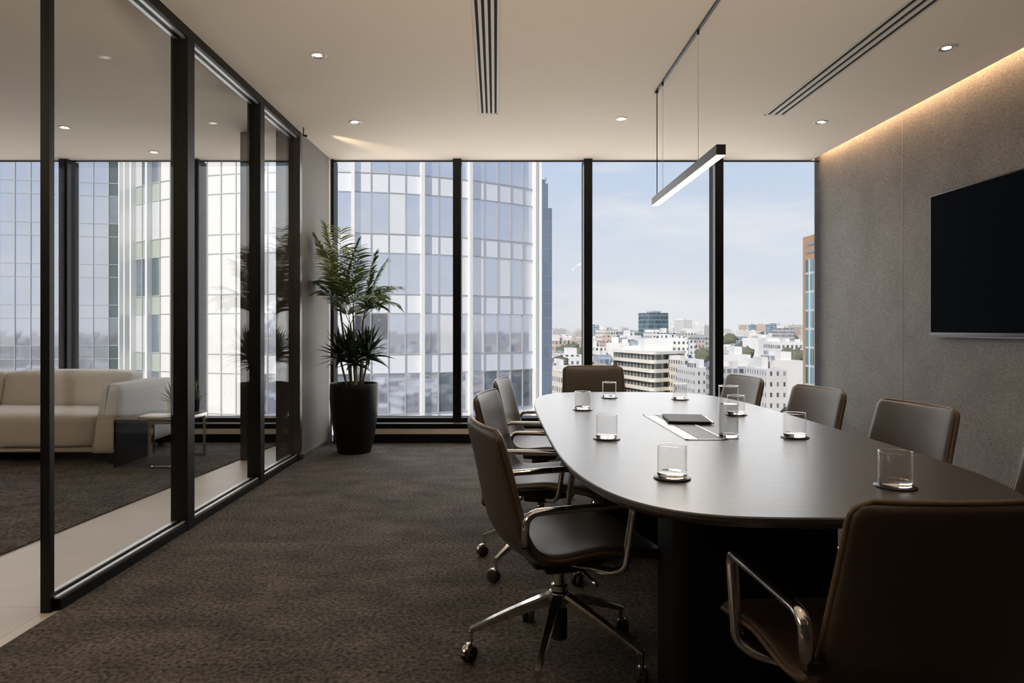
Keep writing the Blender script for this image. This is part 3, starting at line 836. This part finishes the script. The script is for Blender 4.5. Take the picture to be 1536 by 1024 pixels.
rbox(sx(-5.66), sx(SX-.185), sy(5.455), sy(6.10), .125, .42, .06, (0,.012,.02)).build('seat_cushion', M['sofa'], t, 180)
rbox(sx(-5.70), sx(SX-.185), sy(6.22), sy(6.42), .10, .63, .04).build('back_frame', M['sofa'], t, 180)
for a, b in ((-5.64,-4.475),(-4.465,-3.31)):
    mb = rbox(sx(a), sx(b), sy(6.02), sy(6.26), .40, .73, .045, (0,.03,.012))
    for v in mb.bm.verts: v.co.y += (v.co.z-.4)*.22-.03
    mb.build('back_cushion', M['sofa'], t, 180)
for a, b, sg in ((SX-.19, SX, 1), (-5.86, -5.67, -1)):
    mb = rbox(sx(a), sx(b), sy(5.45), sy(6.43), .09, .655, .025)
    for v in mb.bm.verts:
        if sg > 0: v.co.x -= max(0, (v.co.z-.3))*0 
        k = (v.co.z-.09)/.56
        if v.co.y < 0: v.co.y += .06*k
        if sg*(v.co.x - (sx(a)+sx(b))/2) < 0: v.co.x += sg*.05*k
    mb.build('arm', M['sofa'], t, 180)
for x in (-5.80, SX-.06):
    for y in (5.53, 6.34):
        MB().box(sx(x)-.02, sx(x)+.02, sy(y)-.02, sy(y)+.02, 0, .095).build('leg', M['sofa_leg'], t)

t = thing('side_table', 'low side table with grey top, black side panel and steel frame next to the sofa', 'table', (-2.79, 5.60, .008))
X0, X1, Y0, Y1, H = -.245, .24, -.30, .30, .395
MB().box(X0, X1, Y0, Y1, H-.014, H, .002).build('top', M['tabletop_grey'], t)
MB().box(X0, X0+.02, Y0+.002, Y1-.002, .012, H-.014).build('side_panel', M['black'], t)
def frame(x0, x1, y):
    s = .0125
    m = MB().box(x0-s, x0+s, y-s, y+s, 0, H-.014).box(x1-s, x1+s, y-s, y+s, 0, H-.014).box(x0+s, x1-s, y-s, y+s, H-.04, H-.0145).box(x0+s, x1-s, y-s, y+s, 0, .02)
    return m
frame(X1-.20, X1-.014, Y0+.016).build('leg_frame', M['chrome'], t)
frame(X1-.20, X1-.014, Y1-.016).build('leg_frame', M['chrome'], t)
MB().box(X1-.026, X1-.002, Y0+.03, Y1-.03, H-.04, H-.0145).build('apron_bar', M['chrome'], t)
zt = .008+H
t = thing('tray', 'slim pale laptop shaped tray lying on the lounge side table', 'tray', (-2.765, 5.46, zt), .04)
MB().box(-.115,.115,-.10,.10,0,.012,.005,3).build('body', M['alu'], t, 40)
MB().box(-.105,.105,-.09,.09,.0125,.017,.002).build('cover', M['white'], t, 40)
r2 = random.Random(4)
for x, y, mt, lb in ((-2.735, 5.66, 'white', 'small spiky plant in a white pot on the lounge side table, left of the post'),
                     (-2.625, 5.81, 'pot', 'small spiky plant in a dark pot at the rear corner of the lounge side table')):
    t = thing('potted_plant', lb, 'plant', (x, y, zt))
    MB().lathe([(0,0),(.034,0),(.040,.006),(.052,.09),(.054,.102),(.050,.104),(.047,.09),(0,.088)], seg=28).build('pot', M[mt], t, 50)
    tuft((0,0,.085), 30, .15, .012, M['frond'], t, 'leaves', 20, 85, .5, r=r2)
# ================================================================== outside
GZ = -60.0
def X(px, d): return (px-CX)/F*d
def Z(py, d): return CAMH + (CY-py)/F*d
FM = {}
tones = {'ivory': (.72,.68,.62), 'white': (.80,.79,.77), 'sand': (.66,.57,.47), 'grey': (.50,.50,.50), 'rose': (.62,.50,.43), 'bluegrey': (.42,.47,.53)}
gl = (.15,.165,.19)
FM['ivory'] = facade_mat('ivory_facade', tones['ivory'], gl, 1.7, 2.6, .55, .5)
FM['white'] = facade_mat('white_facade', tones['white'], gl, 1.9, 2.7, .5, .45)
FM['sand'] = facade_mat('sand_facade', tones['sand'], gl, 1.6, 2.6, .5, .5)
FM['grey'] = facade_mat('grey_facade', tones['grey'], gl, 1.5, 2.5, .7, .5)
FM['rose'] = facade_mat('rose_facade', tones['rose'], gl, 1.9, 2.7, .45, .5)
FM['bluegrey'] = facade_mat('bluegrey_facade', tones['bluegrey'], (.13,.19,.25), 1.8, 3.4, .82, .68, .5)
FM['gridwhite'] = facade_mat('grid_facade', (.80,.79,.76), (.12,.13,.14), 1.9, 2.9, .55, .55)
FM['smallwin'] = facade_mat('small_window_facade', (.70,.70,.71), (.16,.17,.18), 1.5, 2.4, .34, .42)
FM['plain'] = principled('rendered_wall', (.76,.75,.74), .85, nscale=.2, namt=.1)
FM['glassblue'] = facade_mat('blue_glass_facade', (.74,.78,.83), (.60,.69,.80), .9, 1.9, .9, .9, .3, (.92,1.08))
FM['darkglass'] = facade_mat('dark_glass_facade', (.22,.27,.30), (.05,.10,.13), 1.6, 3.4, .86, .75, .3)
FM['teal'] = facade_mat('teal_glass_facade', (.55,.62,.64), (.08,.22,.28), 1.5, 3.6, .84, .88, .3)
FM['tan'] = principled('tan_stone', (.52,.33,.20), .8, nscale=.3, namt=.1)
FM['roof'] = principled('pale_roof', (.62,.60,.57), .9, nscale=.3, namt=.1)
FM['lightband'] = principled('balcony_render', (.80,.77,.70), .8, nscale=.4, namt=.06)
FM['glz'] = facade_mat('balcony_glazing', (.40,.36,.30), (.07,.085,.09), 2.2, 30, .7, 1.0, .5)
FM['leafy'] = principled('tree_crown', (.15,.165,.11), .9, nscale=.6, namt=.5)
FM['bark'] = principled('tree_bark', (.10,.075,.05), .9)
FM['ground'] = principled('city_ground', (.42,.38,.33), .95, nscale=.004, namt=.4)

g = MB().lathe([(0,GZ),(9000,GZ)], seg=48, cap=False)
struct('ground', g, FM['ground'])

# ---- curved glass tower -------------------------------------------------
TM = {}
TM['blue'] = principled('blue_tower_glass', (.66,.69,.76), .03, metal=.72, nscale=.5, namt=.06)
TM['pale'] = principled('pale_blind_glass', (.84,.84,.85), .06, metal=.35, coat=.5, coat_rough=.02)
TM['bright'] = principled('bright_glass', (.84,.82,.79), .08, spec=.8, coat=.6, coat_rough=.02)
TM['dark'] = principled('dark_tower_glass', (.30,.34,.38), .03, metal=.6, coat=.3, coat_rough=.02, nscale=.8, namt=.4)
TM['teal'] = principled('teal_tower_glass', (.10,.14,.15), .06, metal=.2, coat=.5, coat_rough=.02, nscale=.8, namt=.4)
TM['spandrel'] = principled('spandrel_glass', (.80,.82,.86), .15, spec=.7, coat=.4, coat_rough=.03)
TM['spandrel_green'] = principled('green_spandrel', (.45,.49,.43), .2, spec=.7, coat=.4, coat_rough=.03)
TM['mullion'] = principled('tower_mullion', (.55,.55,.56), .4, metal=.3)
TM['fin'] = principled('white_fin', (.86,.85,.83), .4)
TM['core'] = principled('tower_core', (.18,.19,.20), .8)
FLR = 3.75; Z0 = 2.06      # spandrel from Z0 + k*FLR, 1.2 tall
def tower(name, label, pts, k0, k1, zone, finat, ztop, nwin):
    """pts: outline points of the glass front (bay edges); zone(i) -> look of the bay"""
    t = thing(name, label, 'building', (pts[len(pts)//2][0], pts[len(pts)//2][1]+12, GZ))
    ox, oy, oz = t.location
    L = lambda p, z: (p[0]-ox, p[1]-oy, z-oz)
    nb = len(pts)-1
    norm = []
    for i in range(len(pts)):
        a, b = Vector(pts[max(0,i-1)]), Vector(pts[min(nb,i+1)]); d = (b-a).normalized(); norm.append(Vector((d.y,-d.x)))
    inn = [Vector(p)-n*.35 for p, n in zip(pts, norm)]
    back = [(pts[-1][0]+.3, pts[-1][1]+22), (pts[0][0]+2, pts[0][1]+22)]
    core = [(p[0]-ox, p[1]-oy) for p in inn] + [(b[0]-ox, b[1]-oy) for b in back]
    MB().prism(core, 0, ztop-oz).build('core', TM['core'], t)
    # windows, the ones in plain view as parts of their own
    cells = []
    for k in range(k0, k1):
        za, zb = Z0+1.2+k*FLR, Z0+FLR+k*FLR
        for i in range(nb):
            mid = (Vector(pts[i])+Vector(pts[i+1]))/2; px = CX+F*mid.x/mid.y
            zt = abs((za+zb)/2-3); cells.append((0 if zone(i, px, k)[1] else 1, zt, i, k, za, zb, px))
    cells.sort(); rest = {}
    rr = random.Random(5)
    for q, (pr, zt, i, k, za, zb, px) in enumerate(cells):
        look = zone(i, px, k)[0]; mk = rr.choice(look)
        o = rr.uniform(-.02,.02), rr.uniform(-.02,.02)
        a, b = Vector(pts[i]), Vector(pts[i+1]); n = norm[i]*1.0
        dest = MB() if q < nwin else rest.setdefault(mk, MB())
        dest.quad(L(a+n*o[0]*.3, za), L(b-n*o[0]*.3, za), L(b-n*(o[0]*.3+o[1]*.2), zb), L(a+n*(o[0]*.3+o[1]*.2), zb))
        if q < nwin: dest.build('window', TM[mk], t)
    for mk, mb in rest.items(): tag(mb.build('windows_beyond', TM[mk], t), kind='stuff')
    for k in range(k0, k1):
        mbs = {}
        for i in range(nb):
            mid = (Vector(pts[i])+Vector(pts[i+1]))/2; px = CX+F*mid.x/mid.y
            sp = zone(i, px, k)[2]; z = Z0+k*FLR
            mbs.setdefault(sp, MB()).quad(L(pts[i], z), L(pts[i+1], z), L(pts[i+1], z+1.2), L(pts[i], z+1.2))
        for sp, mb in mbs.items(): mb.build('spandrel_band', TM[sp], t)
        m = MB()
        for zz in (Z0+k*FLR, Z0+1.2+k*FLR):
            for i in range(nb):
                a, b = Vector(pts[i]), Vector(pts[i+1])
                m.prism([L(a+norm[i]*.05,0)[:2], L(b+norm[i+1]*.05,0)[:2], L(b-norm[i+1]*.02,0)[:2], L(a-norm[i]*.02,0)[:2]], zz-.03-oz, zz+.03-oz)
        m.build('transom', TM['mullion'], t)
    zlo, zhi = Z0+k0*FLR, Z0+k1*FLR
    for i in range(nb+1):
        a = Vector(pts[i]); n = norm[i]; d = Vector((-n.y, n.x))
        big = i in finat
        w, dp = (.11,.35) if big else (.03,.07)
        m = MB().prism([L(a-d*w-n*.03,0)[:2], L(a+d*w-n*.03,0)[:2], L(a+d*w+n*dp,0)[:2], L(a-d*w+n*dp,0)[:2]][::-1], zlo-oz, zhi-oz)
        m.build('fin' if big else 'mullion', TM['fin' if big else 'mullion'], t)
    for za, zb, nm in ((GZ, zlo, 'lower_storeys'), (zhi, ztop, 'upper_storeys')):
        m = MB()
        for i in range(nb): m.quad(L(pts[i], za), L(pts[i+1], za), L(pts[i+1], zb), L(pts[i], zb))
        m.build(nm, FM['glassblue'], t)
    return t
cxB, cyB, RB = -11.4, 62.0, 21.0
nB = 30
ptsB = [(cxB+RB*math.sin(a), cyB-RB*math.cos(a)) for a in [math.radians(-45+87*i/nB) for i in range(nB+1)]]
def zoneB(i, px, k):
    vis = 185 < px < 372 or 500 < px < 815
    if px < 245: return (['dark','teal','pale','teal'] if k % 2 else ['teal','pale','dark']), vis, 'spandrel_green'
    if px < 380: return ['bright'], vis, 'bright'
    if k <= -2: return ['dark','blue','blue','dark'], vis, 'spandrel'
    return ['blue','blue','blue','pale'], vis, 'spandrel'
tB = tower('glass_tower', 'curved white and blue glass office tower filling the left conference windows', ptsB, -5, 5, zoneB, {0,1,2,4,8,12,14,18,22,25,30}, 46, 100)
e0 = Vector(ptsB[-1])
m = MB(); lx, ly, lz = tB.location
m.box(e0.x-lx, e0.x-lx+.58, e0.y-ly-.1, e0.y-ly+10, 0, 46-GZ)
m.build('end_pilaster', TM['fin'], tB)
nA = 34
ptsA = []
for i in range(nA+1):
    f = i/nA; x = -76+(-33.2+76)*f
    ptsA.append((x, 57.0+5.2*f*f))
def zoneA(i, px, k):
    vis = -20 < px < 200
    if px > 152: return ['teal','dark','teal'], vis, 'teal'
    return ['blue'], vis, 'blue'
tower('office_tower', 'broad blue mirror glass office block behind the sofa at far left', ptsA, -5, 5, zoneA, set(), 42, 100)

# slim tower peeping past the curved one
def block(name, label, px0, px1, py, d, dep, mat, group=None, rot=0, roof=None, yaw_face=0, zbot=GZ, cat='building'):
    x0, x1, zt = X(px0, d), X(px1, d), Z(py, d)
    t = thing(name, label, cat, ((x0+x1)/2, d+dep/2, zbot), rot, group)
    w = (x1-x0)/2
    MB().box(-w, w, -dep/2, dep/2, 0, zt-zbot).build('walls', mat, t)
    if roof:
        for (nm, a, b, c, e, h, mt) in roof:
            MB().box(-w+2*w*a, -w+2*w*b, -dep/2+dep*c, -dep/2+dep*e, zt-zbot, zt-zbot+h).build(nm, mt, t)
    return t, w, zt-zbot
t, w, h = block('slim_tower', 'slim pale blue glass tower just right of the curved tower', 800, 828, 312, 92, 9, FM['glassblue'])
MB().box(-w, w-.55, -4.5, 4.0, h, h+3.4).build('crown', FM['glassblue'], t)
MB().box(-w, w-.9, -4.2, 3.0, h+3.4, h+4.0).build('crown_rim', TM['mullion'], t)
for q in range(3): MB().box(-w+.4+.7*q, -w+.5+.7*q, -3, -2.9, h+4, h+4.6).build('mast', TM['mullion'], t)
# tan and teal tower cut by the right wall
t, w, h = block('stone_tower', 'tan stone and teal glass tower at the right window edge', 1259, 1370, 340, 118, 14, FM['tan'])
MB().box(-w+.75, w-.6, -7.12, -6.9, 0, h-4.6).build('front_glass', FM['teal'], t)
MB().box(-w-.12, -w+.1, -6.2, 5.6, 0, h-4.6).build('side_glass', FM['teal'], t)
for z in (h-3.4, h-1.9): MB().box(-w-.1, -w+.1, -6.2, 5.2, z, z+.55).build('slot_window', TM['dark'], t)
for q in range(1, 6): MB().box(-w-.25, -w, -6.2+q*1.97, -6.0+q*1.97, 0, h-4.6).build('pier', FM['lightband'], t)

# dark block on the skyline
t, w, h = block('skyline_tower', 'dark blue glass block rising above the skyline in the third window', 967, 1000, 469, 520, 16, FM['darkglass'], rot=.35)
MB().box(-w*.4, w*.5, -4, 4, h, h+1.6).build('roof_plant', FM['grey'], t)

# balcony building, corner toward the viewer
def poly_building(name, label, foot, ztop, floors, fh):
    cx = sum(p[0] for p in foot)/len(foot); cy = sum(p[1] for p in foot)/len(foot)
    t = thing(name, label, 'building', (cx, cy, GZ))
    lp = [Vector((p[0]-cx, p[1]-cy)) for p in foot]
    H = ztop-GZ
    MB().prism([p*.93 for p in lp], 0, H-.2).build('core', FM['glz'], t)
    def rounded(s, r=3.0):
        q = [Vector((p.x*s, p.y*s, 0)) for p in lp]
        n = len(q); out = []
        for i in range(n):
            a, p, b = q[i-1], q[i], q[(i+1)%n]
            u, v = (a-p).normalized()*r, (b-p).normalized()*r
            for k in range(6):
                f = k/5; out.append((p+u)*(1-f)**2+p*2*f*(1-f)+(p+v)*f*f)
        return [(o.x, o.y) for o in out]
    MB().prism(rounded(1.03), H-.9, H).build('roof_slab', FM['lightband'], t)
    for k in range(1, floors):
        z = H-.9-k*fh
        MB().prism(rounded(1.03 if k % 3 else 1.05), z, z+1.15).build('balcony_band', FM['lightband'], t)
    return t, H, lp
tb, H, lp = poly_building('balcony_block', 'cream apartment block with curved stacked balconies in the city, beyond the far chair',
                      [(51.9,220),(66.5,231),(60,262),(43.0,248)], -6.7, 12, 3.05)
MB().box(-3,7,-6,4,H,H+4.2).build('penthouse', FM['plain'], tb)
MB().box(-9,-3,2,8,H,H+1.4).build('roof_room', FM['plain'], tb)

# named mid-distance blocks: px0, px1, top, depth, thickness, look
mid = [
 ('apartment_block','beige apartment block left of the dark skyline block', 902,922,494,420,14,'ivory',.3),
 ('office_block','dark grey office wing beside the beige apartment block', 921,935,497,430,14,'grey',.3),
 ('apartment_block','white low block below the dark skyline tower', 976,1000,498,380,16,'gridwhite',.1),
 ('office_block','blue grey glazed block right of the dark skyline tower', 994,1016,499,370,14,'bluegrey',0),
 ('apartment_block','ivory tower block in the middle distance by the third mullion', 1022,1044,499,360,14,'ivory',.2),
 ('office_block','grey striped block against the third mullion', 1043,1066,502,350,14,'grey',.2),
 ('tower_block','pale tower block standing above the haze line', 1021,1036,480,900,25,'white',.2),
 ('warehouse','low blue grey metal clad hall in the right window', 1086,1126,532,190,12,'plain',0),
 ('apartment_block','long grey concrete block under the metal clad hall', 1086,1150,553,165,14,'grey',0),
 ('apartment_block','white block with small dark windows between the right chairs', 1149,1181,554,150,12,'smallwin',0),
 ('rendered_block','blank white wall block beside the stone tower', 1152,1206,541,175,15,'plain',.05),
 ('office_block','white office block with a dark window grid by the stone tower', 1167,1206,513,290,16,'gridwhite',0),
 ('office_block','dark pair of slabs above the white grid office', 1172,1190,492,480,14,'grey',.2),
 ('apartment_block','white apartment building just right of the balcony block', 1037,1066,552,185,13,'smallwin',.1),
 ('apartment_block','cream stepped block behind the balcony block on its right', 1019,1040,541,215,12,'ivory',.2),
 ('rendered_block','white cube house behind the balcony block roof', 938,960,503,330,12,'plain',.1),
 ('rendered_block','white rounded house among trees in the right window', 1131,1147,507,330,12,'plain',.3),
 ('rendered_block','white gabled house next to the rounded one', 1150,1166,506,340,12,'plain',.2),
 ('apartment_block','pinkish roofed house low beside the second mullion', 829,853,511,300,14,'rose',.2),
 ('apartment_block','pale block below the pink house by the slim tower', 832,872,532,230,14,'white',.15),
 ('office_block','blue grey block left of the balcony block', 897,917,533,240,12,'bluegrey',0),
 ('apartment_block','white flat block at the foot of the second mullion', 890,906,520,290,14,'white',.1),
 ('apartment_block','white low roofs seen over the far left chair', 826,850,552,190,16,'white',.1),
 ('apartment_block','pale terrace between the slim tower and the far chair', 843,876,560,170,14,'ivory',.25),
]
roofs = [[('stair_head',.1,.4,.3,.7,2.6,FM['plain']),('water_tank',.6,.75,.4,.6,1.8,FM['roof'])],
         [('stair_head',.55,.85,.3,.8,2.2,FM['plain']),('roof_box',.1,.3,.2,.5,1.2,FM['grey'])],
         [('parapet_block',.05,.95,.8,.95,1.4,FM['plain']),('water_tank',.3,.42,.2,.4,1.6,FM['roof'])]]
for q, (nm, lb, a, b, py, d, dep, mk, rot) in enumerate(mid):
    block(nm, lb, a, b, py, d, dep, FM[mk], None, rot, roofs[q % 3])

# distant town: single buildings
rc = random.Random(21)
kinds = ['ivory','white','white','ivory','sand','grey','rose','plain','bluegrey']
words = {'ivory':'ivory flat roofed block','white':'white flat roofed block','sand':'sandy flat roofed block','grey':'grey flat roofed block','rose':'pinkish flat roofed block','plain':'blank white walled block','bluegrey':'blue grey glazed block'}
protos = {}
def town(x, y, w, dp, h, mk, rot, d):
    zone = 'on the far skyline' if d > 1500 else ('in the middle of the city view' if d > 700 else 'among the nearer city roofs')
    lb = words[mk]+' '+zone
    if mk not in protos:
        m = MB().box(-.5,.5,-.5,.5,0,1)
        protos[mk] = m
    m = MB().box(-w/2,w/2,-dp/2,dp/2,0,h)
    q = rc.random()
    if q < .8: m.box(-w*.3,-w*.3+w*.3,-dp*.2,dp*.2,h,h+2.6)
    if q < .6: m.box(w*.15,w*.4,-dp*.1,dp*.3,h,h+1.7)
    if q > .3: m.box(-w*.42,-w*.3,-dp*.4,-dp*.25,h,h+1.2).box(w*.05,w*.12,-dp*.42,-dp*.34,h,h+.9)
    o = m.build('city_block', FM[mk], None, None, (x, y, GZ)); o.rotation_euler.z = rot
    return tag(o, lb, 'building', lb)
N_TOWN = 255
for i in range(N_TOWN):
    f = (i+.5)/N_TOWN
    d = 1/((1/205)*(1-f)**1.15+(1/3000)*(1-(1-f)**1.15))
    px = 829 + (1210-829)*((i*.61803398875) % 1) + rc.uniform(-5,5)
    k = min(1, max(0, (1/d-1/1500)/(1/205-1/1500)))
    py = 497 + 74*k + rc.uniform(-7,9)*(.35+k)
    if d > 1000: py = rc.choice((484,487,489,491,493,495,496,497))
    if d < 275 and 893 < px < 1036: d = rc.uniform(300,420); py = rc.uniform(508,520)
    town(X(px,d), d, rc.uniform(8,15)*(1+d/1300), rc.uniform(9,15), Z(py,d)-GZ, rc.choice(kinds), rc.uniform(-.5,.5), d)
# the rest of the town, all round
def mass(name, label, n, dmin, dmax, a0, a1, mk, hmin, hmax):
    m = MB()
    for i in range(n):
        d = 1/rc.uniform(1/dmax, 1/dmin); a = rc.uniform(a0, a1)
        x, y = d*math.sin(a), d*math.cos(a); w, dp, h = rc.uniform(7,16)*(1+d/2500), rc.uniform(8,16)*(1+d/3000), rc.uniform(hmin,hmax)
        m.box(x-w/2,x+w/2,y-dp/2,y+dp/2,GZ,GZ+h)
    tag(m.build(name, FM[mk]), label, 'buildings', kind='stuff')
for mk, n in (('ivory',1100),('white',1300),('sand',420),('rose',350),('grey',600)):
    mass('distant_town', 'distant carpet of %s houses spreading to the horizon' % {'ivory':'ivory','white':'white','sand':'sandy','rose':'pinkish','grey':'grey'}[mk], n, 420, 6500, -1.0, 1.0, mk, 12, 46)
    mass('town_behind', 'roofs of %s houses mirrored in the glass towers' % {'ivory':'ivory','white':'white','sand':'sandy','rose':'pinkish','grey':'grey'}[mk], n, 110, 5000, PI/2+.1, PI*1.5-.1, mk, 10, 44)

# trees between the blocks
def tree(px, py, d, r, label):
    zt = Z(py, d); x = X(px, d)
    r *= .72; t = thing('city_tree', label, 'tree', (x, d, GZ), 0, 'trees between the city blocks')
    MB().tube([(0,0,0),(0,0,zt-GZ-r)], r*.12, seg=8, side=(1,0,0)).build('trunk', FM['bark'], t)
    bm = MB(); bmesh.ops.create_icosphere(bm.bm, subdivisions=3, radius=r)
    for v in bm.bm.verts:
        k = noise.noise(v.co*(2.2/r)+Vector((px,d,0)))*.45 + noise.noise(v.co*(6/r)+Vector((d,px,0)))*.22
        v.co *= 1+k; v.co.z += zt-GZ-r
    bm.build('crown', FM['leafy'], t, 180)
for k, (px, py, d, r) in enumerate([(884,512,330,6),(893,517,320,5),(846,518,290,5),(858,514,300,5),(869,524,270,5),(1122,510,420,8),(1136,513,400,7),(1108,516,380,6),(1160,514,360,6),(1185,517,300,6),(1195,522,280,5),(1178,522,290,5),
        (1096,500,600,9),(1140,499,650,9),(1186,500,640,9),(1054,522,260,4),(1070,520,270,4),(840,534,215,4),(1178,614,120,3.5),(1190,612,122,3.5),(946,516,320,4),(1012,508,350,4),(955,500,620,8),(912,512,360,4),(1118,520,300,5)]):
    tree(px, py, d, r, 'dark green rounded tree among pale roofs in the city view')

# ================================================================== light
w = bpy.data.worlds.new('daylight_sky'); bpy.context.scene.world = w; w.use_nodes = True
nt = w.node_tree
for n in list(nt.nodes): nt.nodes.remove(n)
out = N(nt,'ShaderNodeOutputWorld'); bg = N(nt,'ShaderNodeBackground')
tc = N(nt,'ShaderNodeTexCoord'); sp = N(nt,'ShaderNodeSeparateXYZ'); nt.links.new(tc.outputs['Generated'], sp.inputs[0])
cr = N(nt,'ShaderNodeValToRGB'); e = cr.color_ramp.elements
e[0].position = 0; e[0].color = (.79,.80,.85,1); e[1].position = .8; e[1].color = (.14,.26,.58,1)
x = e.new(.10); x.color = (.72,.77,.86,1)
x = e.new(.26); x.color = (.55,.66,.86,1)
nt.links.new(sp.outputs['Z'], cr.inputs[0])
mp = N(nt,'ShaderNodeMapping'); mp.inputs['Scale'].default_value = (1.6,1.6,7); mp.inputs['Location'].default_value = (.35,.2,.1)
nz = N(nt,'ShaderNodeTexNoise'); nz.inputs['Scale'].default_value = 1.7; nz.inputs['Detail'].default_value = 9; nz.inputs['Roughness'].default_value = .58
nt.links.new(tc.outputs['Generated'], mp.inputs[0]); nt.links.new(mp.outputs[0], nz.inputs['Vector'])
rg = N(nt,'ShaderNodeMapRange'); rg.inputs[1].default_value = .46; rg.inputs[2].default_value = .72; rg.clamp = True
nt.links.new(nz.outputs['Fac'], rg.inputs[0])
cm = N(nt,'ShaderNodeMix', data_type='RGBA'); nt.links.new(rg.outputs[0], cm.inputs['Factor'])
nt.links.new(cr.outputs[0], cm.inputs['A']); cm.inputs['B'].default_value = (.88,.88,.90,1)
nt.links.new(cm.outputs['Result'], bg.inputs[0]); bg.inputs[1].default_value = 1.0
nt.links.new(bg.outputs[0], out.inputs[0])

s = bpy.data.lights.new('sun', 'SUN'); s.energy = 3.6; s.angle = math.radians(.6); s.color = (1,.91,.78)
so = bpy.data.objects.new('sun', s); C.objects.link(so)
so.rotation_euler = Vector((.50,.66,-.60)).to_track_quat('-Z','Y').to_euler()

def daylight_fill(name, x0, x1, power, yy):  # added fill panel just inside the glass, brightening the room beyond sky light
    l = bpy.data.lights.new(name,'AREA'); l.shape = 'RECTANGLE'; l.size = x1-x0; l.size_y = 2.5; l.energy = power; l.color = (1,.98,.95); l.specular_factor = .1
    o = bpy.data.objects.new(name, l); C.objects.link(o); o.location = ((x0+x1)/2, yy, 1.5)
    o.rotation_euler = (-PI/2, 0, 0)
    return o

# added fill lamps brightening the ceiling, unseen behind the viewpoint and in the lounge
def uplighter(x, y, z, aim, power, cone, label, soft=.12):
    t = thing('added_ceiling_fill', label, 'fill light', (x, y, 0), 0, 'added fill lamps washing the ceiling')
    MB().lathe([(0,0),(.13,0),(.14,.006),(.13,.014),(.02,.022)], seg=36).build('base', M['bronze'], t, 40)
    MB().tube([(0,0,.02),(0,0,z-.10)], .011, seg=14).build('pole', M['bronze'], t, 40)
    MB().lathe([(.02,z-.11),(.05,z-.09),(.085,z-.02),(.082,z-.02),(.045,z-.085)], seg=36, cap=False).build('shade', M['bronze'], t, 40)
    l = bpy.data.lights.new('fill_beam','SPOT'); l.energy = power; l.color = (1,.86,.69); l.spot_size = math.radians(cone); l.spot_blend = 1; l.shadow_soft_size = soft
    o = bpy.data.objects.new('fill_beam', l); C.objects.link(o); o.parent = t; o.location = (0,0,z)
    o.rotation_euler = Vector(aim).to_track_quat('-Z','Y').to_euler()
uplighter(-.9,-1.9,1.0, (-.05,4.2,2.0), 660, 44, 'added ceiling fill lamp by the rear wall, nearest the partition', .3)
uplighter(.6,-1.9,1.0, (-.1,4.2,2.0), 660, 44, 'added ceiling fill lamp by the rear wall, middle one', .3)
uplighter(1.9,-1.9,1.0, (-.15,4.2,2.0), 510, 44, 'added ceiling fill lamp by the rear wall, nearest the textured wall', .3)
uplighter(-4.6,.3,1.72, (0,.15,1), 760, 155, 'added ceiling fill lamp in the near half of the lounge', .15)
daylight_fill('window_fill', -1.55, 3.1, 70, 6.645)
daylight_fill('lounge_fill', -6.8, -1.95, 34, 6.645)
cam = bpy.data.cameras.new('camera'); co = bpy.data.objects.new('camera', cam); C.objects.link(co)
co.location = (0,0,CAMH); co.rotation_euler = (PI/2,0,0)
cam.sensor_width = 36; cam.lens = F/1536*36
cam.shift_x = (768-CX)/1536; cam.shift_y = (CY-512)/1536
cam.clip_start = .05; cam.clip_end = 20000
sc = bpy.context.scene; sc.camera = co
sc.view_settings.view_transform = 'Standard'; sc.view_settings.look = 'None'
sc.view_settings.gamma = 1; sc.view_settings.use_curve_mapping = False
sc.view_settings.exposure = 0.0
sc.cycles.use_denoising = True
sc.cycles.max_bounces = 14; sc.cycles.transparent_max_bounces = 24; sc.cycles.transmission_bounces = 12
sc.cycles.diffuse_bounces = 6; sc.cycles.glossy_bounces = 5
sc.cycles.sample_clamp_indirect = 8
